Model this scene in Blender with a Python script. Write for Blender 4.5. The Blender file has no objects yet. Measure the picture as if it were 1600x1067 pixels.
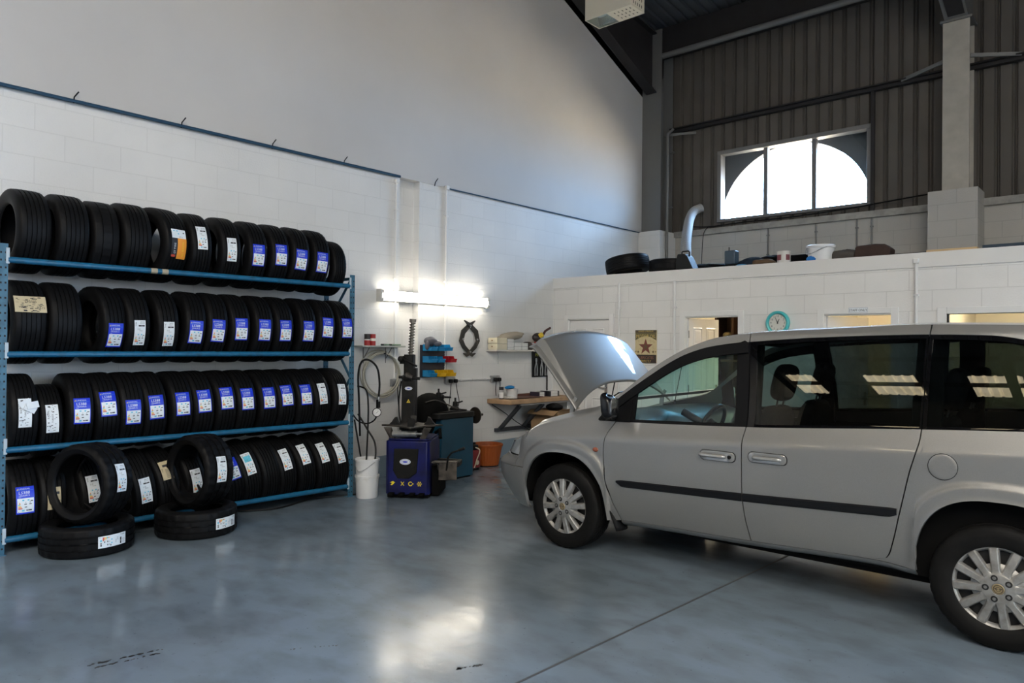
import bpy, math, random
import numpy as np
from mathutils import Vector, Matrix, Euler
random.seed(7)
PI = math.pi
SC = bpy.context.scene
COL = SC.collection

# ------------------------------------------------------------------ camera
cam_d = bpy.data.cameras.new('camera'); cam = bpy.data.objects.new('camera', cam_d); COL.objects.link(cam)
cam_d.sensor_width = 36.0; cam_d.lens = 36.0 * 1124.5 / 1600.0
cam_d.clip_start = 0.05; cam_d.clip_end = 200
_y, _p, _r = 0.730587, 0.006057, 0.009407
fw = Vector((-math.sin(_y) * math.cos(_p), math.cos(_y) * math.cos(_p), math.sin(_p)))
rt = Vector((math.cos(_y), math.sin(_y), 0)); up = rt.cross(fw)
rt2 = math.cos(_r) * rt + math.sin(_r) * up; up2 = -math.sin(_r) * rt + math.cos(_r) * up
M = Matrix((rt2, up2, -fw)).transposed().to_4x4(); M.translation = (0, 0, 1.607)
cam.matrix_world = M
SC.camera = cam

# ------------------------------------------------------------------ exposure, world
SC.view_settings.view_transform = 'Standard'; SC.view_settings.look = 'None'
SC.view_settings.gamma = 1.0; SC.view_settings.use_curve_mapping = False
SC.view_settings.exposure = 0.0
try:
    SC.cycles.use_denoising = True
    SC.cycles.max_bounces = 10; SC.cycles.diffuse_bounces = 5; SC.cycles.glossy_bounces = 5
    SC.cycles.transparent_max_bounces = 16; SC.cycles.caustics_reflective = False; SC.cycles.caustics_refractive = False
    SC.cycles.sample_clamp_indirect = 20.0
except Exception:
    pass
W = bpy.data.worlds.new('sky'); SC.world = W; W.use_nodes = True
# sky: clear blue, brightest beyond the back wall
nt_ = W.node_tree; bg = nt_.nodes['Background']; bg.inputs[1].default_value = 1.0
tc_ = nt_.nodes.new('ShaderNodeTexCoord'); sp_ = nt_.nodes.new('ShaderNodeSeparateXYZ'); mr_ = nt_.nodes.new('ShaderNodeMapRange'); mr_.interpolation_type = 'SMOOTHSTEP'
mr_.inputs[1].default_value = 0.15; mr_.inputs[2].default_value = 0.65; mx_ = nt_.nodes.new('ShaderNodeMix'); mx_.data_type = 'RGBA'
mx_.inputs[6].default_value = (2.4, 2.8, 3.0, 1); mx_.inputs[7].default_value = (18, 29, 46, 1)
nt_.links.new(tc_.outputs['Generated'], sp_.inputs[0]); nt_.links.new(sp_.outputs[1], mr_.inputs[0]); nt_.links.new(mr_.outputs[0], mx_.inputs[0]); nt_.links.new(mx_.outputs[2], bg.inputs[0])

def area(name, loc, target, sx, sy, power, color, portal=False):
    l = bpy.data.lights.new(name, 'AREA'); l.shape = 'RECTANGLE'; l.size = sx; l.size_y = sy; l.energy = power; l.color = color
    o = bpy.data.objects.new(name, l); COL.objects.link(o); o.location = loc
    d = Vector(target) - Vector(loc); o.rotation_euler = d.to_track_quat('-Z', 'Y').to_euler()
    if portal: l.cycles.is_portal = True
    return o
# daylight enters through the open roller door in the right wall and the arched window
area('side_door_portal', (5.45, 3.75, 2.3), (0, 3.75, 2.3), 6.5, 4.6, 1, (1, 1, 1), True)
area('window_portal', (-4.43, 11.8, 4.4), (-4.43, 0, 4.4), 2.4, 1.2, 1, (1, 1, 1), True)

sun_d = bpy.data.lights.new('sun', 'SUN'); sun_d.energy = 620; sun_d.color = (1.0, 0.88, 0.72); sun_d.angle = math.radians(0.6)
sun = bpy.data.objects.new('sun', sun_d); COL.objects.link(sun)
sun.rotation_euler = Vector((0.80, 0.10, -0.58)).to_track_quat('-Z', 'Y').to_euler()

# ------------------------------------------------------------------ helpers
class MB:
    def __init__(s): s.v = []; s.f = []; s.m = []; s.uv = None
    def add(s, vs, fs, mi=0, T=None):
        n = len(s.v)
        for p in vs:
            p = Vector(p)
            s.v.append(tuple(T @ p) if T is not None else tuple(p))
        for f in fs: s.f.append(tuple(i + n for i in f)); s.m.append(mi)
        return s
    def box(s, c, d, mi=0, T=None):
        x, y, z = c; a, b, h = d[0] / 2, d[1] / 2, d[2] / 2
        vs = [(x - a, y - b, z - h), (x + a, y - b, z - h), (x + a, y + b, z - h), (x - a, y + b, z - h),
              (x - a, y - b, z + h), (x + a, y - b, z + h), (x + a, y + b, z + h), (x - a, y + b, z + h)]
        return s.add(vs, [(3, 2, 1, 0), (4, 5, 6, 7), (0, 1, 5, 4), (1, 2, 6, 5), (2, 3, 7, 6), (3, 0, 4, 7)], mi, T)
    def bb(s, x0, x1, y0, y1, z0, z1, mi=0, T=None):
        return s.box(((x0 + x1) / 2, (y0 + y1) / 2, (z0 + z1) / 2), (abs(x1 - x0), abs(y1 - y0), abs(z1 - z0)), mi, T)
    def tube(s, pts, r, n=8, mi=0, closed=False, T=None, caps=True):
        P = [Vector(p) for p in pts]; m = len(P); vs = []; fs = []
        rr = r if isinstance(r, (list, tuple)) else [r] * m
        t0 = (P[1] - P[0]).normalized()
        a = Vector((0, 0, 1)) if abs(t0.z) < 0.9 else Vector((1, 0, 0))
        u = t0.cross(a).normalized()
        for i in range(m):
            if closed: t = (P[(i + 1) % m] - P[i - 1])
            else: t = P[min(i + 1, m - 1)] - P[max(i - 1, 0)]
            t = t.normalized() if t.length > 1e-9 else t0
            u = (u - t * u.dot(t)); u = u.normalized() if u.length > 1e-6 else t.orthogonal().normalized()
            w = t.cross(u)
            for k in range(n):
                an = 2 * PI * k / n
                vs.append(P[i] + (u * math.cos(an) + w * math.sin(an)) * rr[i])
        for i in range(m if closed else m - 1):
            j = (i + 1) % m
            for k in range(n):
                k2 = (k + 1) % n
                fs.append((i * n + k, i * n + k2, j * n + k2, j * n + k))
        if caps and not closed:
            fs.append(tuple(range(n))[::-1]); fs.append(tuple((m - 1) * n + k for k in range(n)))
        return s.add(vs, fs, mi, T)
    def bar(s, p0, p1, w, h, mi=0, upv=(0, 0, 1)):
        p0 = Vector(p0); p1 = Vector(p1); t = (p1 - p0).normalized(); U = Vector(upv)
        if abs(t.dot(U)) > 0.95: U = Vector((1, 0, 0))
        a = t.cross(U).normalized(); b = a.cross(t).normalized(); vs = []
        for p in (p0, p1):
            for i, j in ((-1, -1), (1, -1), (1, 1), (-1, 1)): vs.append(p + a * w / 2 * i + b * h / 2 * j)
        return s.add(vs, [(0, 1, 2, 3), (7, 6, 5, 4), (0, 4, 5, 1), (1, 5, 6, 2), (2, 6, 7, 3), (3, 7, 4, 0)], mi)
    def lathe(s, prof, n=24, mi=0, T=None, a0=0, a1=2 * PI, closed_prof=False, mfn=None):
        full = abs(a1 - a0 - 2 * PI) < 1e-6; k = n if full else n + 1; vs = []
        for i in range(k):
            a = a0 + (a1 - a0) * i / n; c, q = math.cos(a), math.sin(a)
            for r, h in prof: vs.append((r * c, r * q, h))
        m = len(prof); base = len(s.v); s.add(vs, [], mi, T)
        for i in range(n):
            i2 = (i + 1) % k
            for j in range(m if closed_prof else m - 1):
                j2 = (j + 1) % m
                f = (i * m + j, i2 * m + j, i2 * m + j2, i * m + j2)
                if prof[j][0] < 1e-7 and prof[j2][0] < 1e-7: continue
                if prof[j][0] < 1e-7: f = (i * m + j, i2 * m + j2, i * m + j2)
                elif prof[j2][0] < 1e-7: f = (i * m + j, i2 * m + j, i * m + j2)
                s.f.append(tuple(base + q for q in f)); s.m.append(mi if mfn is None else mfn(i, j))
        return s
    def prism(s, poly, z0, z1, mi=0, T=None, mside=None):
        n = len(poly); vs = [(x, y, z0) for x, y in poly] + [(x, y, z1) for x, y in poly]
        s.add(vs, [tuple(range(n))[::-1], tuple(range(n, 2 * n))], mi, T)
        b = len(s.v) - 2 * n
        for i in range(n):
            j = (i + 1) % n; s.f.append((b + i, b + j, b + n + j, b + n + i)); s.m.append(mi if mside is None else mside)
        return s
    def grid(s, fn, nu, nv, mi=0, T=None, mfn=None, skip=None, closeu=False):
        vs = [fn(i / nu, j / nv) for i in range(nu if closeu else nu + 1) for j in range(nv + 1)]
        b = len(s.v); s.add(vs, [], mi, T); q = nv + 1; cnt = nu if closeu else nu + 1
        for i in range(nu):
            for j in range(nv):
                if skip and skip(i, j): continue
                a = i * q; c = ((i + 1) % cnt) * q
                s.f.append((b + a + j, b + c + j, b + c + j + 1, b + a + j + 1)); s.m.append(mi if mfn is None else mfn(i, j))
        return s
    def ball(s, c, r, nu=16, nv=10, mi=0, T=None, fn=None):
        rx, ry, rz = r if isinstance(r, (list, tuple)) else (r, r, r)
        def f(u, v):
            a = 2 * PI * u; b = PI * (v - 0.5); k = fn(a, b) if fn else 1
            return (c[0] + rx * k * math.cos(b) * math.cos(a), c[1] + ry * k * math.cos(b) * math.sin(a), c[2] + rz * k * math.sin(b))
        return s.grid(f, nu, nv, mi, T, closeu=True)
    def text(s, string, size, T=None, mi=0, align='CENTER', sx=1.0, shear=0.0, T2=None):
        vs, fs = text_mesh(string)
        xs = [p[0] for p in vs] or [0]; w = max(xs)
        off = {'CENTER': -w / 2, 'LEFT': 0, 'RIGHT': -w}[align]
        vs = [((x + off + shear * y) * size * sx, (y - 0.35) * size, 0) for x, y in vs]
        return s.add(vs, fs, mi, T)
_tx = {}
def text_mesh(string):
    if string in _tx: return _tx[string]
    c = bpy.data.curves.new('t', 'FONT'); c.body = string; c.resolution_u = 2
    o = bpy.data.objects.new('t', c); COL.objects.link(o)
    bpy.context.view_layer.update()
    dg = bpy.context.evaluated_depsgraph_get(); e = o.evaluated_get(dg); m = e.to_mesh()
    vs = [(v.co.x, v.co.y) for v in m.vertices]; fs = [tuple(p.vertices) for p in m.polygons]
    e.to_mesh_clear(); bpy.data.objects.remove(o); bpy.data.curves.remove(c)
    _tx[string] = (vs, fs); return _tx[string]

def mesh(name, mb, mats, smooth=35, weld=False):
    me = bpy.data.meshes.new(name)
    me.from_pydata(mb.v, [], mb.f)
    for m in (mats if isinstance(mats, (list, tuple)) else [mats]): me.materials.append(m)
    me.polygons.foreach_set('material_index', mb.m)
    if mb.uv is not None:
        ul = me.uv_layers.new(name='UVMap')
        for p in me.polygons:
            for li in p.loop_indices: ul.data[li].uv = mb.uv(me.vertices[me.loops[li].vertex_index].co, p.normal)
    import bmesh
    bm = bmesh.new(); bm.from_mesh(me)
    if weld: bmesh.ops.remove_doubles(bm, verts=bm.verts, dist=1e-5 if weld is True else weld)
    bmesh.ops.recalc_face_normals(bm, faces=bm.faces)
    bm.to_mesh(me); bm.free()
    if smooth:
        me.polygons.foreach_set('use_smooth', [True] * len(me.polygons))
        me.set_sharp_from_angle(angle=math.radians(smooth))
    me.update(); return me
def obj(name, mb, mats, parent=None, loc=None, rot=None, smooth=35, bevel=0, seg=2, weld=False):
    me = mb if isinstance(mb, bpy.types.Mesh) else mesh(name, mb, mats, smooth, weld)
    o = bpy.data.objects.new(name, me); COL.objects.link(o)
    if parent is not None: o.parent = parent
    if loc is not None: o.location = loc
    if rot is not None: o.rotation_euler = rot
    if bevel:
        b = o.modifiers.new('bevel', 'BEVEL'); b.width = bevel; b.segments = seg; b.limit_method = 'ANGLE'; b.angle_limit = math.radians(40); b.harden_normals = False
    return o
def tag(o, label, cat, group=None, kind=None):
    o['label'] = label; o['category'] = cat
    if group: o['group'] = group
    if kind: o['kind'] = kind
    return o
def thing(name, label, cat, loc=(0, 0, 0), rot=(0, 0, 0), group=None):
    o = bpy.data.objects.new(name, None); COL.objects.link(o); o.location = loc; o.rotation_euler = rot; o.empty_display_size = 0.1
    return tag(o, label, cat, group)
def struct(o, label=None, cat=None):
    o['kind'] = 'structure'
    if label: o['label'] = label
    if cat: o['category'] = cat
    return o
def copy_thing(o, loc=None, rot=None, label=None, group=None, skip=()):
    r = o.copy(); COL.objects.link(r)
    if loc is not None: r.location = loc
    if rot is not None: r.rotation_euler = rot
    if label: r['label'] = label
    if group: r['group'] = group
    for ch in list(o.children):
        c = ch.copy(); COL.objects.link(c); c.parent = r
        for g in ch.children:
            d = g.copy(); COL.objects.link(d); d.parent = c
    return r
def catmull(pts, k=8, closed=False):
    P = [Vector(p) for p in pts]; n = len(P); out = []
    for i in range(n if closed else n - 1):
        if closed: p0, p1, p2, p3 = P[i - 1], P[i], P[(i + 1) % n], P[(i + 2) % n]
        else: p0, p1, p2, p3 = P[max(i - 1, 0)], P[i], P[i + 1], P[min(i + 2, n - 1)]
        for j in range(k):
            t = j / k
            out.append(0.5 * ((2 * p1) + (p2 - p0) * t + (2 * p0 - 5 * p1 + 4 * p2 - p3) * t * t + (3 * p1 - p0 - 3 * p2 + p3) * t ** 3))
    if not closed: out.append(P[-1])
    return out
def rrect(w, h, r, n=5):
    out = []
    for cx, cy, a in ((w / 2 - r, h / 2 - r, 0), (-w / 2 + r, h / 2 - r, 90), (-w / 2 + r, -h / 2 + r, 180), (w / 2 - r, -h / 2 + r, 270)):
        for i in range(n + 1):
            t = math.radians(a + 90 * i / n); out.append((cx + r * math.cos(t), cy + r * math.sin(t)))
    return out
def frame(o, x, y, z):
    m = Matrix((Vector(x), Vector(y), Vector(z))).transposed().to_4x4(); m.translation = o; return m
def pch(xs, ys):
    xs = np.array(xs, float); ys = np.array(ys, float); h = np.diff(xs); d = np.diff(ys) / h; n = len(xs); m = np.zeros(n)
    for i in range(1, n - 1):
        if d[i - 1] * d[i] > 0:
            w1 = 2 * h[i] + h[i - 1]; w2 = h[i] + 2 * h[i - 1]; m[i] = (w1 + w2) / (w1 / d[i - 1] + w2 / d[i])
    m[0] = d[0]; m[-1] = d[-1]
    def f(x):
        x = min(max(x, xs[0]), xs[-1]); i = min(max(int(np.searchsorted(xs, x)) - 1, 0), n - 2); t = (x - xs[i]) / h[i]
        return float(ys[i] * (2 * t ** 3 - 3 * t * t + 1) + h[i] * m[i] * (t ** 3 - 2 * t * t + t) + ys[i + 1] * (-2 * t ** 3 + 3 * t * t) + h[i] * m[i + 1] * (t ** 3 - t * t))
    return f
def sst(a, b, x):
    t = min(max((x - a) / (b - a), 0), 1); return t * t * (3 - 2 * t)

# ------------------------------------------------------------------ materials
def mat(name, col, rough=0.5, metal=0.0, spec=0.5, noise=None, bump=None, coat=0, emit=None, rnoise=None, coords='Object'):
    m = bpy.data.materials.new(name); m.use_nodes = True; nt = m.node_tree; b = nt.nodes['Principled BSDF']
    b.inputs['Base Color'].default_value = (*col, 1); b.inputs['Roughness'].default_value = rough; b.inputs['Metallic'].default_value = metal
    b.inputs['Specular IOR Level'].default_value = spec
    if coat: b.inputs['Coat Weight'].default_value = coat; b.inputs['Coat Roughness'].default_value = 0.04
    if emit: b.inputs['Emission Color'].default_value = (*emit[0], 1); b.inputs['Emission Strength'].default_value = emit[1]
    tc = None
    if noise or bump or rnoise:
        tc = nt.nodes.new('ShaderNodeTexCoord')
    if noise:                                    # (scale, col2, lo, hi)
        n = nt.nodes.new('ShaderNodeTexNoise'); n.inputs['Scale'].default_value = noise[0]; n.inputs['Detail'].default_value = 6
        nt.links.new(tc.outputs[coords], n.inputs['Vector'])
        r = nt.nodes.new('ShaderNodeValToRGB'); r.color_ramp.elements[0].position = noise[2]; r.color_ramp.elements[1].position = noise[3]
        r.color_ramp.elements[0].color = (*noise[1], 1); r.color_ramp.elements[1].color = (*col, 1)
        nt.links.new(n.outputs['Fac'], r.inputs[0]); nt.links.new(r.outputs[0], b.inputs['Base Color'])
    if rnoise:                                   # (scale, lo, hi)
        n = nt.nodes.new('ShaderNodeTexNoise'); n.inputs['Scale'].default_value = rnoise[0]; n.inputs['Detail'].default_value = 4
        nt.links.new(tc.outputs[coords], n.inputs['Vector'])
        r = nt.nodes.new('ShaderNodeMapRange'); r.inputs[1].default_value = 0.3; r.inputs[2].default_value = 0.7; r.inputs[3].default_value = rnoise[1]; r.inputs[4].default_value = rnoise[2]
        nt.links.new(n.outputs['Fac'], r.inputs[0]); nt.links.new(r.outputs[0], b.inputs['Roughness'])
    if bump:                                     # (scale, strength, dist)
        n = nt.nodes.new('ShaderNodeTexNoise'); n.inputs['Scale'].default_value = bump[0]; n.inputs['Detail'].default_value = 4
        nt.links.new(tc.outputs[coords], n.inputs['Vector'])
        bp = nt.nodes.new('ShaderNodeBump'); bp.inputs['Strength'].default_value = bump[1]; bp.inputs['Distance'].default_value = bump[2]
        nt.links.new(n.outputs['Fac'], bp.inputs['Height']); nt.links.new(bp.outputs[0], b.inputs['Normal'])
    return m
def glass(name, tint, f0=0.08):
    m = bpy.data.materials.new(name); m.use_nodes = True; nt = m.node_tree; nt.nodes.clear()
    out = nt.nodes.new('ShaderNodeOutputMaterial'); mx = nt.nodes.new('ShaderNodeMixShader'); tr = nt.nodes.new('ShaderNodeBsdfTransparent')
    gl = nt.nodes.new('ShaderNodeBsdfGlossy'); lw = nt.nodes.new('ShaderNodeLayerWeight'); lw.inputs['Blend'].default_value = 0.5
    pw = nt.nodes.new('ShaderNodeMath'); pw.operation = 'POWER'; pw.inputs[1].default_value = 5.0
    ma = nt.nodes.new('ShaderNodeMath'); ma.operation = 'MULTIPLY_ADD'; ma.inputs[1].default_value = 1 - f0; ma.inputs[2].default_value = f0
    tr.inputs[0].default_value = (*tint, 1); gl.inputs['Roughness'].default_value = 0.0
    nt.links.new(lw.outputs['Facing'], pw.inputs[0]); nt.links.new(pw.outputs[0], ma.inputs[0]); nt.links.new(ma.outputs[0], mx.inputs[0])
    nt.links.new(tr.outputs[0], mx.inputs[1]); nt.links.new(gl.outputs[0], mx.inputs[2]); nt.links.new(mx.outputs[0], out.inputs[0]); return m
def block_mat(name, c1, mortar, skirt=None):
    m = mat(name, c1, 0.6); nt = m.node_tree; b = nt.nodes['Principled BSDF']
    uv = nt.nodes.new('ShaderNodeUVMap'); br = nt.nodes.new('ShaderNodeTexBrick')
    br.inputs['Scale'].default_value = 1; br.inputs['Brick Width'].default_value = 0.45; br.inputs['Row Height'].default_value = 0.225
    br.inputs['Mortar Size'].default_value = 0.005; br.inputs['Mortar Smooth'].default_value = 0.3
    br.inputs['Color1'].default_value = (*c1, 1); br.inputs['Color2'].default_value = (*[x * 0.97 for x in c1], 1); br.inputs['Mortar'].default_value = (*mortar, 1)
    nt.links.new(uv.outputs[0], br.inputs['Vector'])
    n = nt.nodes.new('ShaderNodeTexNoise'); n.inputs['Scale'].default_value = 1.2; n.inputs['Detail'].default_value = 8
    nt.links.new(uv.outputs[0], n.inputs['Vector'])
    mr = nt.nodes.new('ShaderNodeMapRange'); mr.inputs[1].default_value = 0.3; mr.inputs[2].default_value = 0.7; mr.inputs[3].default_value = 0.90; mr.inputs[4].default_value = 1.0
    nt.links.new(n.outputs['Fac'], mr.inputs[0])
    mx = nt.nodes.new('ShaderNodeMix'); mx.data_type = 'RGBA'; mx.blend_type = 'MULTIPLY'; mx.inputs[0].default_value = 1
    nt.links.new(br.outputs['Color'], mx.inputs[6]); nt.links.new(mr.outputs[0], mx.inputs[7]); col = mx.outputs[2]
    if skirt:
        sp = nt.nodes.new('ShaderNodeSeparateXYZ'); nt.links.new(uv.outputs[0], sp.inputs[0])
        lt = nt.nodes.new('ShaderNodeMath'); lt.operation = 'LESS_THAN'; lt.inputs[1].default_value = skirt[1]; nt.links.new(sp.outputs[1], lt.inputs[0])
        m2 = nt.nodes.new('ShaderNodeMix'); m2.data_type = 'RGBA'; nt.links.new(lt.outputs[0], m2.inputs[0]); nt.links.new(col, m2.inputs[6]); m2.inputs[7].default_value = (*skirt[0], 1); col = m2.outputs[2]
    nt.links.new(col, b.inputs['Base Color'])
    n2 = nt.nodes.new('ShaderNodeTexNoise'); n2.inputs['Scale'].default_value = 60; n2.inputs['Detail'].default_value = 4; nt.links.new(uv.outputs[0], n2.inputs['Vector'])
    sb = nt.nodes.new('ShaderNodeMath'); sb.operation = 'MULTIPLY_ADD'; nt.links.new(br.outputs['Fac'], sb.inputs[0]); sb.inputs[1].default_value = -1.0; nt.links.new(n2.outputs['Fac'], sb.inputs[2])
    bp = nt.nodes.new('ShaderNodeBump'); bp.inputs['Strength'].default_value = 0.4; bp.inputs['Distance'].default_value = 0.006
    nt.links.new(sb.outputs[0], bp.inputs['Height']); nt.links.new(bp.outputs[0], b.inputs['Normal'])
    return m
WHITE = mat('white_paint', (0.72, 0.72, 0.71), 0.5)
TRIMW = mat('white_gloss', (0.78, 0.78, 0.77), 0.3)
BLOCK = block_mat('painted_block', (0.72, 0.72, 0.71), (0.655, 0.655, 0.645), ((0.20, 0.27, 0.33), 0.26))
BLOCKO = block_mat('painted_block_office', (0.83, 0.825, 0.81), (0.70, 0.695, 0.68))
BOARD = mat('grey_board', (0.56, 0.55, 0.54), 0.75, noise=(0.7, (0.52, 0.51, 0.50), 0.35, 0.65), bump=(40, 0.1, 0.002))
CLAD = mat('cladding', (0.115, 0.102, 0.088), 0.6, spec=.3, noise=(1.5, (0.09, 0.08, 0.07), 0.3, 0.7))
ROOF = mat('roof_sheet', (0.085, 0.09, 0.095), 0.5)
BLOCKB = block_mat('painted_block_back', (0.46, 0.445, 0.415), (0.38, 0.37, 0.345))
STEEL = mat('dark_steel', (0.028, 0.026, 0.027), 0.6, spec=.3, noise=(3, (0.02, 0.018, 0.018), 0.3, 0.7))
STEELG = mat('grey_steel', (0.17, 0.17, 0.165), 0.5, 0.2)
CREAM = mat('cream_paint', (0.44, 0.41, 0.35), 0.55, noise=(6, (0.36, 0.335, 0.29), 0.3, 0.7))
BLACK = mat('black_plastic', (0.006, 0.006, 0.0065), 0.4, spec=.2)
BLACKM = mat('black_matt', (0.004, 0.004, 0.004), 0.8, spec=.08)
RUBBER = mat('rubber', (0.0045, 0.0045, 0.005), 0.5, spec=0.14, bump=(80, 0.15, 0.002))
BLUE = mat('rack_blue', (0.008, 0.115, 0.235), 0.35, noise=(14, (0.012, 0.075, 0.14), 0.25, 0.55), rnoise=(9, 0.3, 0.5))
BLUEP = mat('rack_blue_post', (0.035, 0.13, 0.21), 0.45, noise=(10, (0.018, 0.075, 0.125), 0.3, 0.6))
CHROME = mat('bright_metal', (0.7, 0.7, 0.7), 0.2, 1.0)
GALV = mat('galvanised', (0.45, 0.46, 0.47), 0.4, 0.8, noise=(20, (0.3, 0.31, 0.32), 0.3, 0.7))
PAPER = mat('paper', (0.75, 0.80, 0.84), 0.45)
INK = mat('ink', (0.02, 0.02, 0.025), 0.5)
SBLUE = mat('sticker_blue', (0.008, 0.035, 0.62), 0.35)
SCYAN = mat('sticker_cyan', (0.10, 0.50, 0.68), 0.5)
SORANGE = mat('sticker_orange', (0.85, 0.32, 0.03), 0.5)
SRED = mat('sticker_red', (0.6, 0.06, 0.03), 0.5)
SYEL = mat('sticker_yellow', (0.85, 0.6, 0.05), 0.5)
TAN = mat('tan_paper', (0.52, 0.44, 0.28), 0.6)
BROWN = mat('cardboard', (0.33, 0.21, 0.11), 0.8, noise=(5, (0.27, 0.17, 0.09), 0.3, 0.7))
WOOD = mat('bench_wood', (0.46, 0.30, 0.17), 0.6, noise=(8, (0.32, 0.2, 0.11), 0.3, 0.65))
# ------------------------------------------------------------------ the building
XL, YB, YO, YF, XR = -7.0, 11.75, 8.77, -10.0, 5.5
def floor_mat():
    m = bpy.data.materials.new('floor_paint'); m.use_nodes = True; nt = m.node_tree; b = nt.nodes['Principled BSDF']
    tc = nt.nodes.new('ShaderNodeTexCoord')
    def noise(s, d=6, dist=0.0, sc=None):
        n = nt.nodes.new('ShaderNodeTexNoise'); n.inputs['Scale'].default_value = s; n.inputs['Detail'].default_value = d; n.inputs['Distortion'].default_value = dist
        if sc:
            mp = nt.nodes.new('ShaderNodeMapping'); mp.inputs['Scale'].default_value = sc; nt.links.new(tc.outputs['Object'], mp.inputs[0]); nt.links.new(mp.outputs[0], n.inputs['Vector'])
        else: nt.links.new(tc.outputs['Object'], n.inputs['Vector'])
        return n.outputs['Fac']
    def ramp(f, a, c0, b_, c1):
        r = nt.nodes.new('ShaderNodeValToRGB'); r.color_ramp.elements[0].position = a; r.color_ramp.elements[0].color = (*c0, 1)
        r.color_ramp.elements[1].position = b_; r.color_ramp.elements[1].color = (*c1, 1); nt.links.new(f, r.inputs[0]); return r.outputs[0]
    def mul(a, c, fac=1.0):
        x = nt.nodes.new('ShaderNodeMix'); x.data_type = 'RGBA'; x.blend_type = 'MULTIPLY'; x.inputs[0].default_value = fac
        nt.links.new(a, x.inputs[6]); nt.links.new(c, x.inputs[7]); return x.outputs[2]
    base = ramp(noise(0.6, 8, 0.2), 0.3, (0.14, 0.178, 0.222), 0.7, (0.22, 0.287, 0.365))
    sm = ramp(noise(3.2, 12, 0.2, (1, 1.6, 1)), 0.34, (0.80, 0.79, 0.76), 0.58, (1, 1, 1))
    sp = ramp(noise(38, 3), 0.27, (0.45, 0.45, 0.45), 0.33, (1, 1, 1))
    lo = ramp(noise(0.35, 2), 0.35, (0.85, 0.82, 0.76), 0.65, (1, 1, 1))
    c = mul(mul(mul(base, sm), sp, 0.55), lo)
    nt.links.new(c, b.inputs['Base Color'])
    mr = nt.nodes.new('ShaderNodeMapRange'); mr.inputs[1].default_value = 0.3; mr.inputs[2].default_value = 0.7; mr.inputs[3].default_value = 0.11; mr.inputs[4].default_value = 0.25
    nt.links.new(noise(1.7, 8, 0.3), mr.inputs[0]); nt.links.new(mr.outputs[0], b.inputs['Roughness'])
    bp = nt.nodes.new('ShaderNodeBump'); bp.inputs['Strength'].default_value = 0.12; bp.inputs['Distance'].default_value = 0.01
    nt.links.new(noise(9, 8), bp.inputs['Height']); nt.links.new(bp.outputs[0], b.inputs['Normal'])
    b.inputs['Specular IOR Level'].default_value = 0.5
    return m
FLOOR = floor_mat()
JOINT = mat('floor_joint', (0.06, 0.065, 0.07), 0.7)
STAIN = mat('floor_stain', (0.02, 0.02, 0.022), 0.5)
f = MB(); f.bb(XL - 0.2, XR + 0.2, YF - 0.2, YB + 0.3, -0.15, 0.0)
struct(obj('floor', f, FLOOR, smooth=0), 'blue grey painted concrete floor with a dull shine', 'floor')
j = MB(); p0 = Vector((-2.264, 2.619, 0.001)); p1 = Vector((-2.148, 5.10, 0.001))
d = (p1 - p0).normalized()
j.bar(p0 - d * 3.2, p1 + d * 2, 0.014, 0.002)
struct(obj('trim_1', j, JOINT, smooth=0), 'thin straight joint cut into the floor', 'floor joint')
# tyre scuffs and small oil spots on the paint
def scuff(pts, w, n=26):
    m = MB(); P = catmull([(x, y, 0.0008) for x, y in pts], 12)
    for i in range(len(P)):
        if random.random() < 0.22: continue
        r = w * random.uniform(0.3, 1.0); q = P[i] + Vector((random.uniform(-w, w), random.uniform(-w, w), 0)) * 0.5
        k = 7; poly = [(q.x + r * random.uniform(.6, 1.2) * math.cos(2 * PI * a / k), q.y + r * random.uniform(.6, 1.2) * math.sin(2 * PI * a / k)) for a in range(k)]
        m.prism(poly, 0.0003, 0.0012)
    return m
s = scuff([(-3.95, 1.28), (-3.92, 1.42), (-3.88, 1.60)], 0.014); s2 = scuff([(-3.90, 1.27), (-3.875, 1.40), (-3.84, 1.57)], 0.012)
for v_, f_, m_ in ((s2.v, s2.f, s2.m),): s.add(v_, f_)
tag(obj('floor_scuff', s, STAIN, smooth=0), 'double dark skid scuff on the floor at lower left', 'stain', kind='structure')
s = scuff([(-3.39, 2.06), (-3.25, 2.26)], 0.008); tag(obj('floor_scuff', s, STAIN, smooth=0), 'short row of dark specks on the floor near centre', 'stain', kind='structure')
s = scuff([(-2.58, 2.50), (-2.53, 2.62)], 0.014); tag(obj('floor_scuff', s, STAIN, smooth=0), 'small dark oil mark beside the bright floor reflection', 'stain', kind='structure')

uvX = lambda co, n: (co.y if abs(n.x) > 0.5 else co.x, co.z + (0 if abs(n.z) < .5 else co.y))
def blockwall(name, boxes, m, label, **k):
    w = MB(); w.uv = uvX
    for b_ in boxes: w.bb(*b_)
    return struct(obj(name, w, m, smooth=0, **k), label, 'wall')
ZJ = 3.685
blockwall('wall_left', [(XL - 0.3, XL, YF, 5.70, 0, ZJ), (XL - 0.3, XL, 6.02, YB, 0, ZJ), (XL - 0.3, XL - 0.11, 5.70, 6.02, 0, ZJ)], BLOCK, 'white painted blockwork side wall with blue painted skirting')
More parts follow.
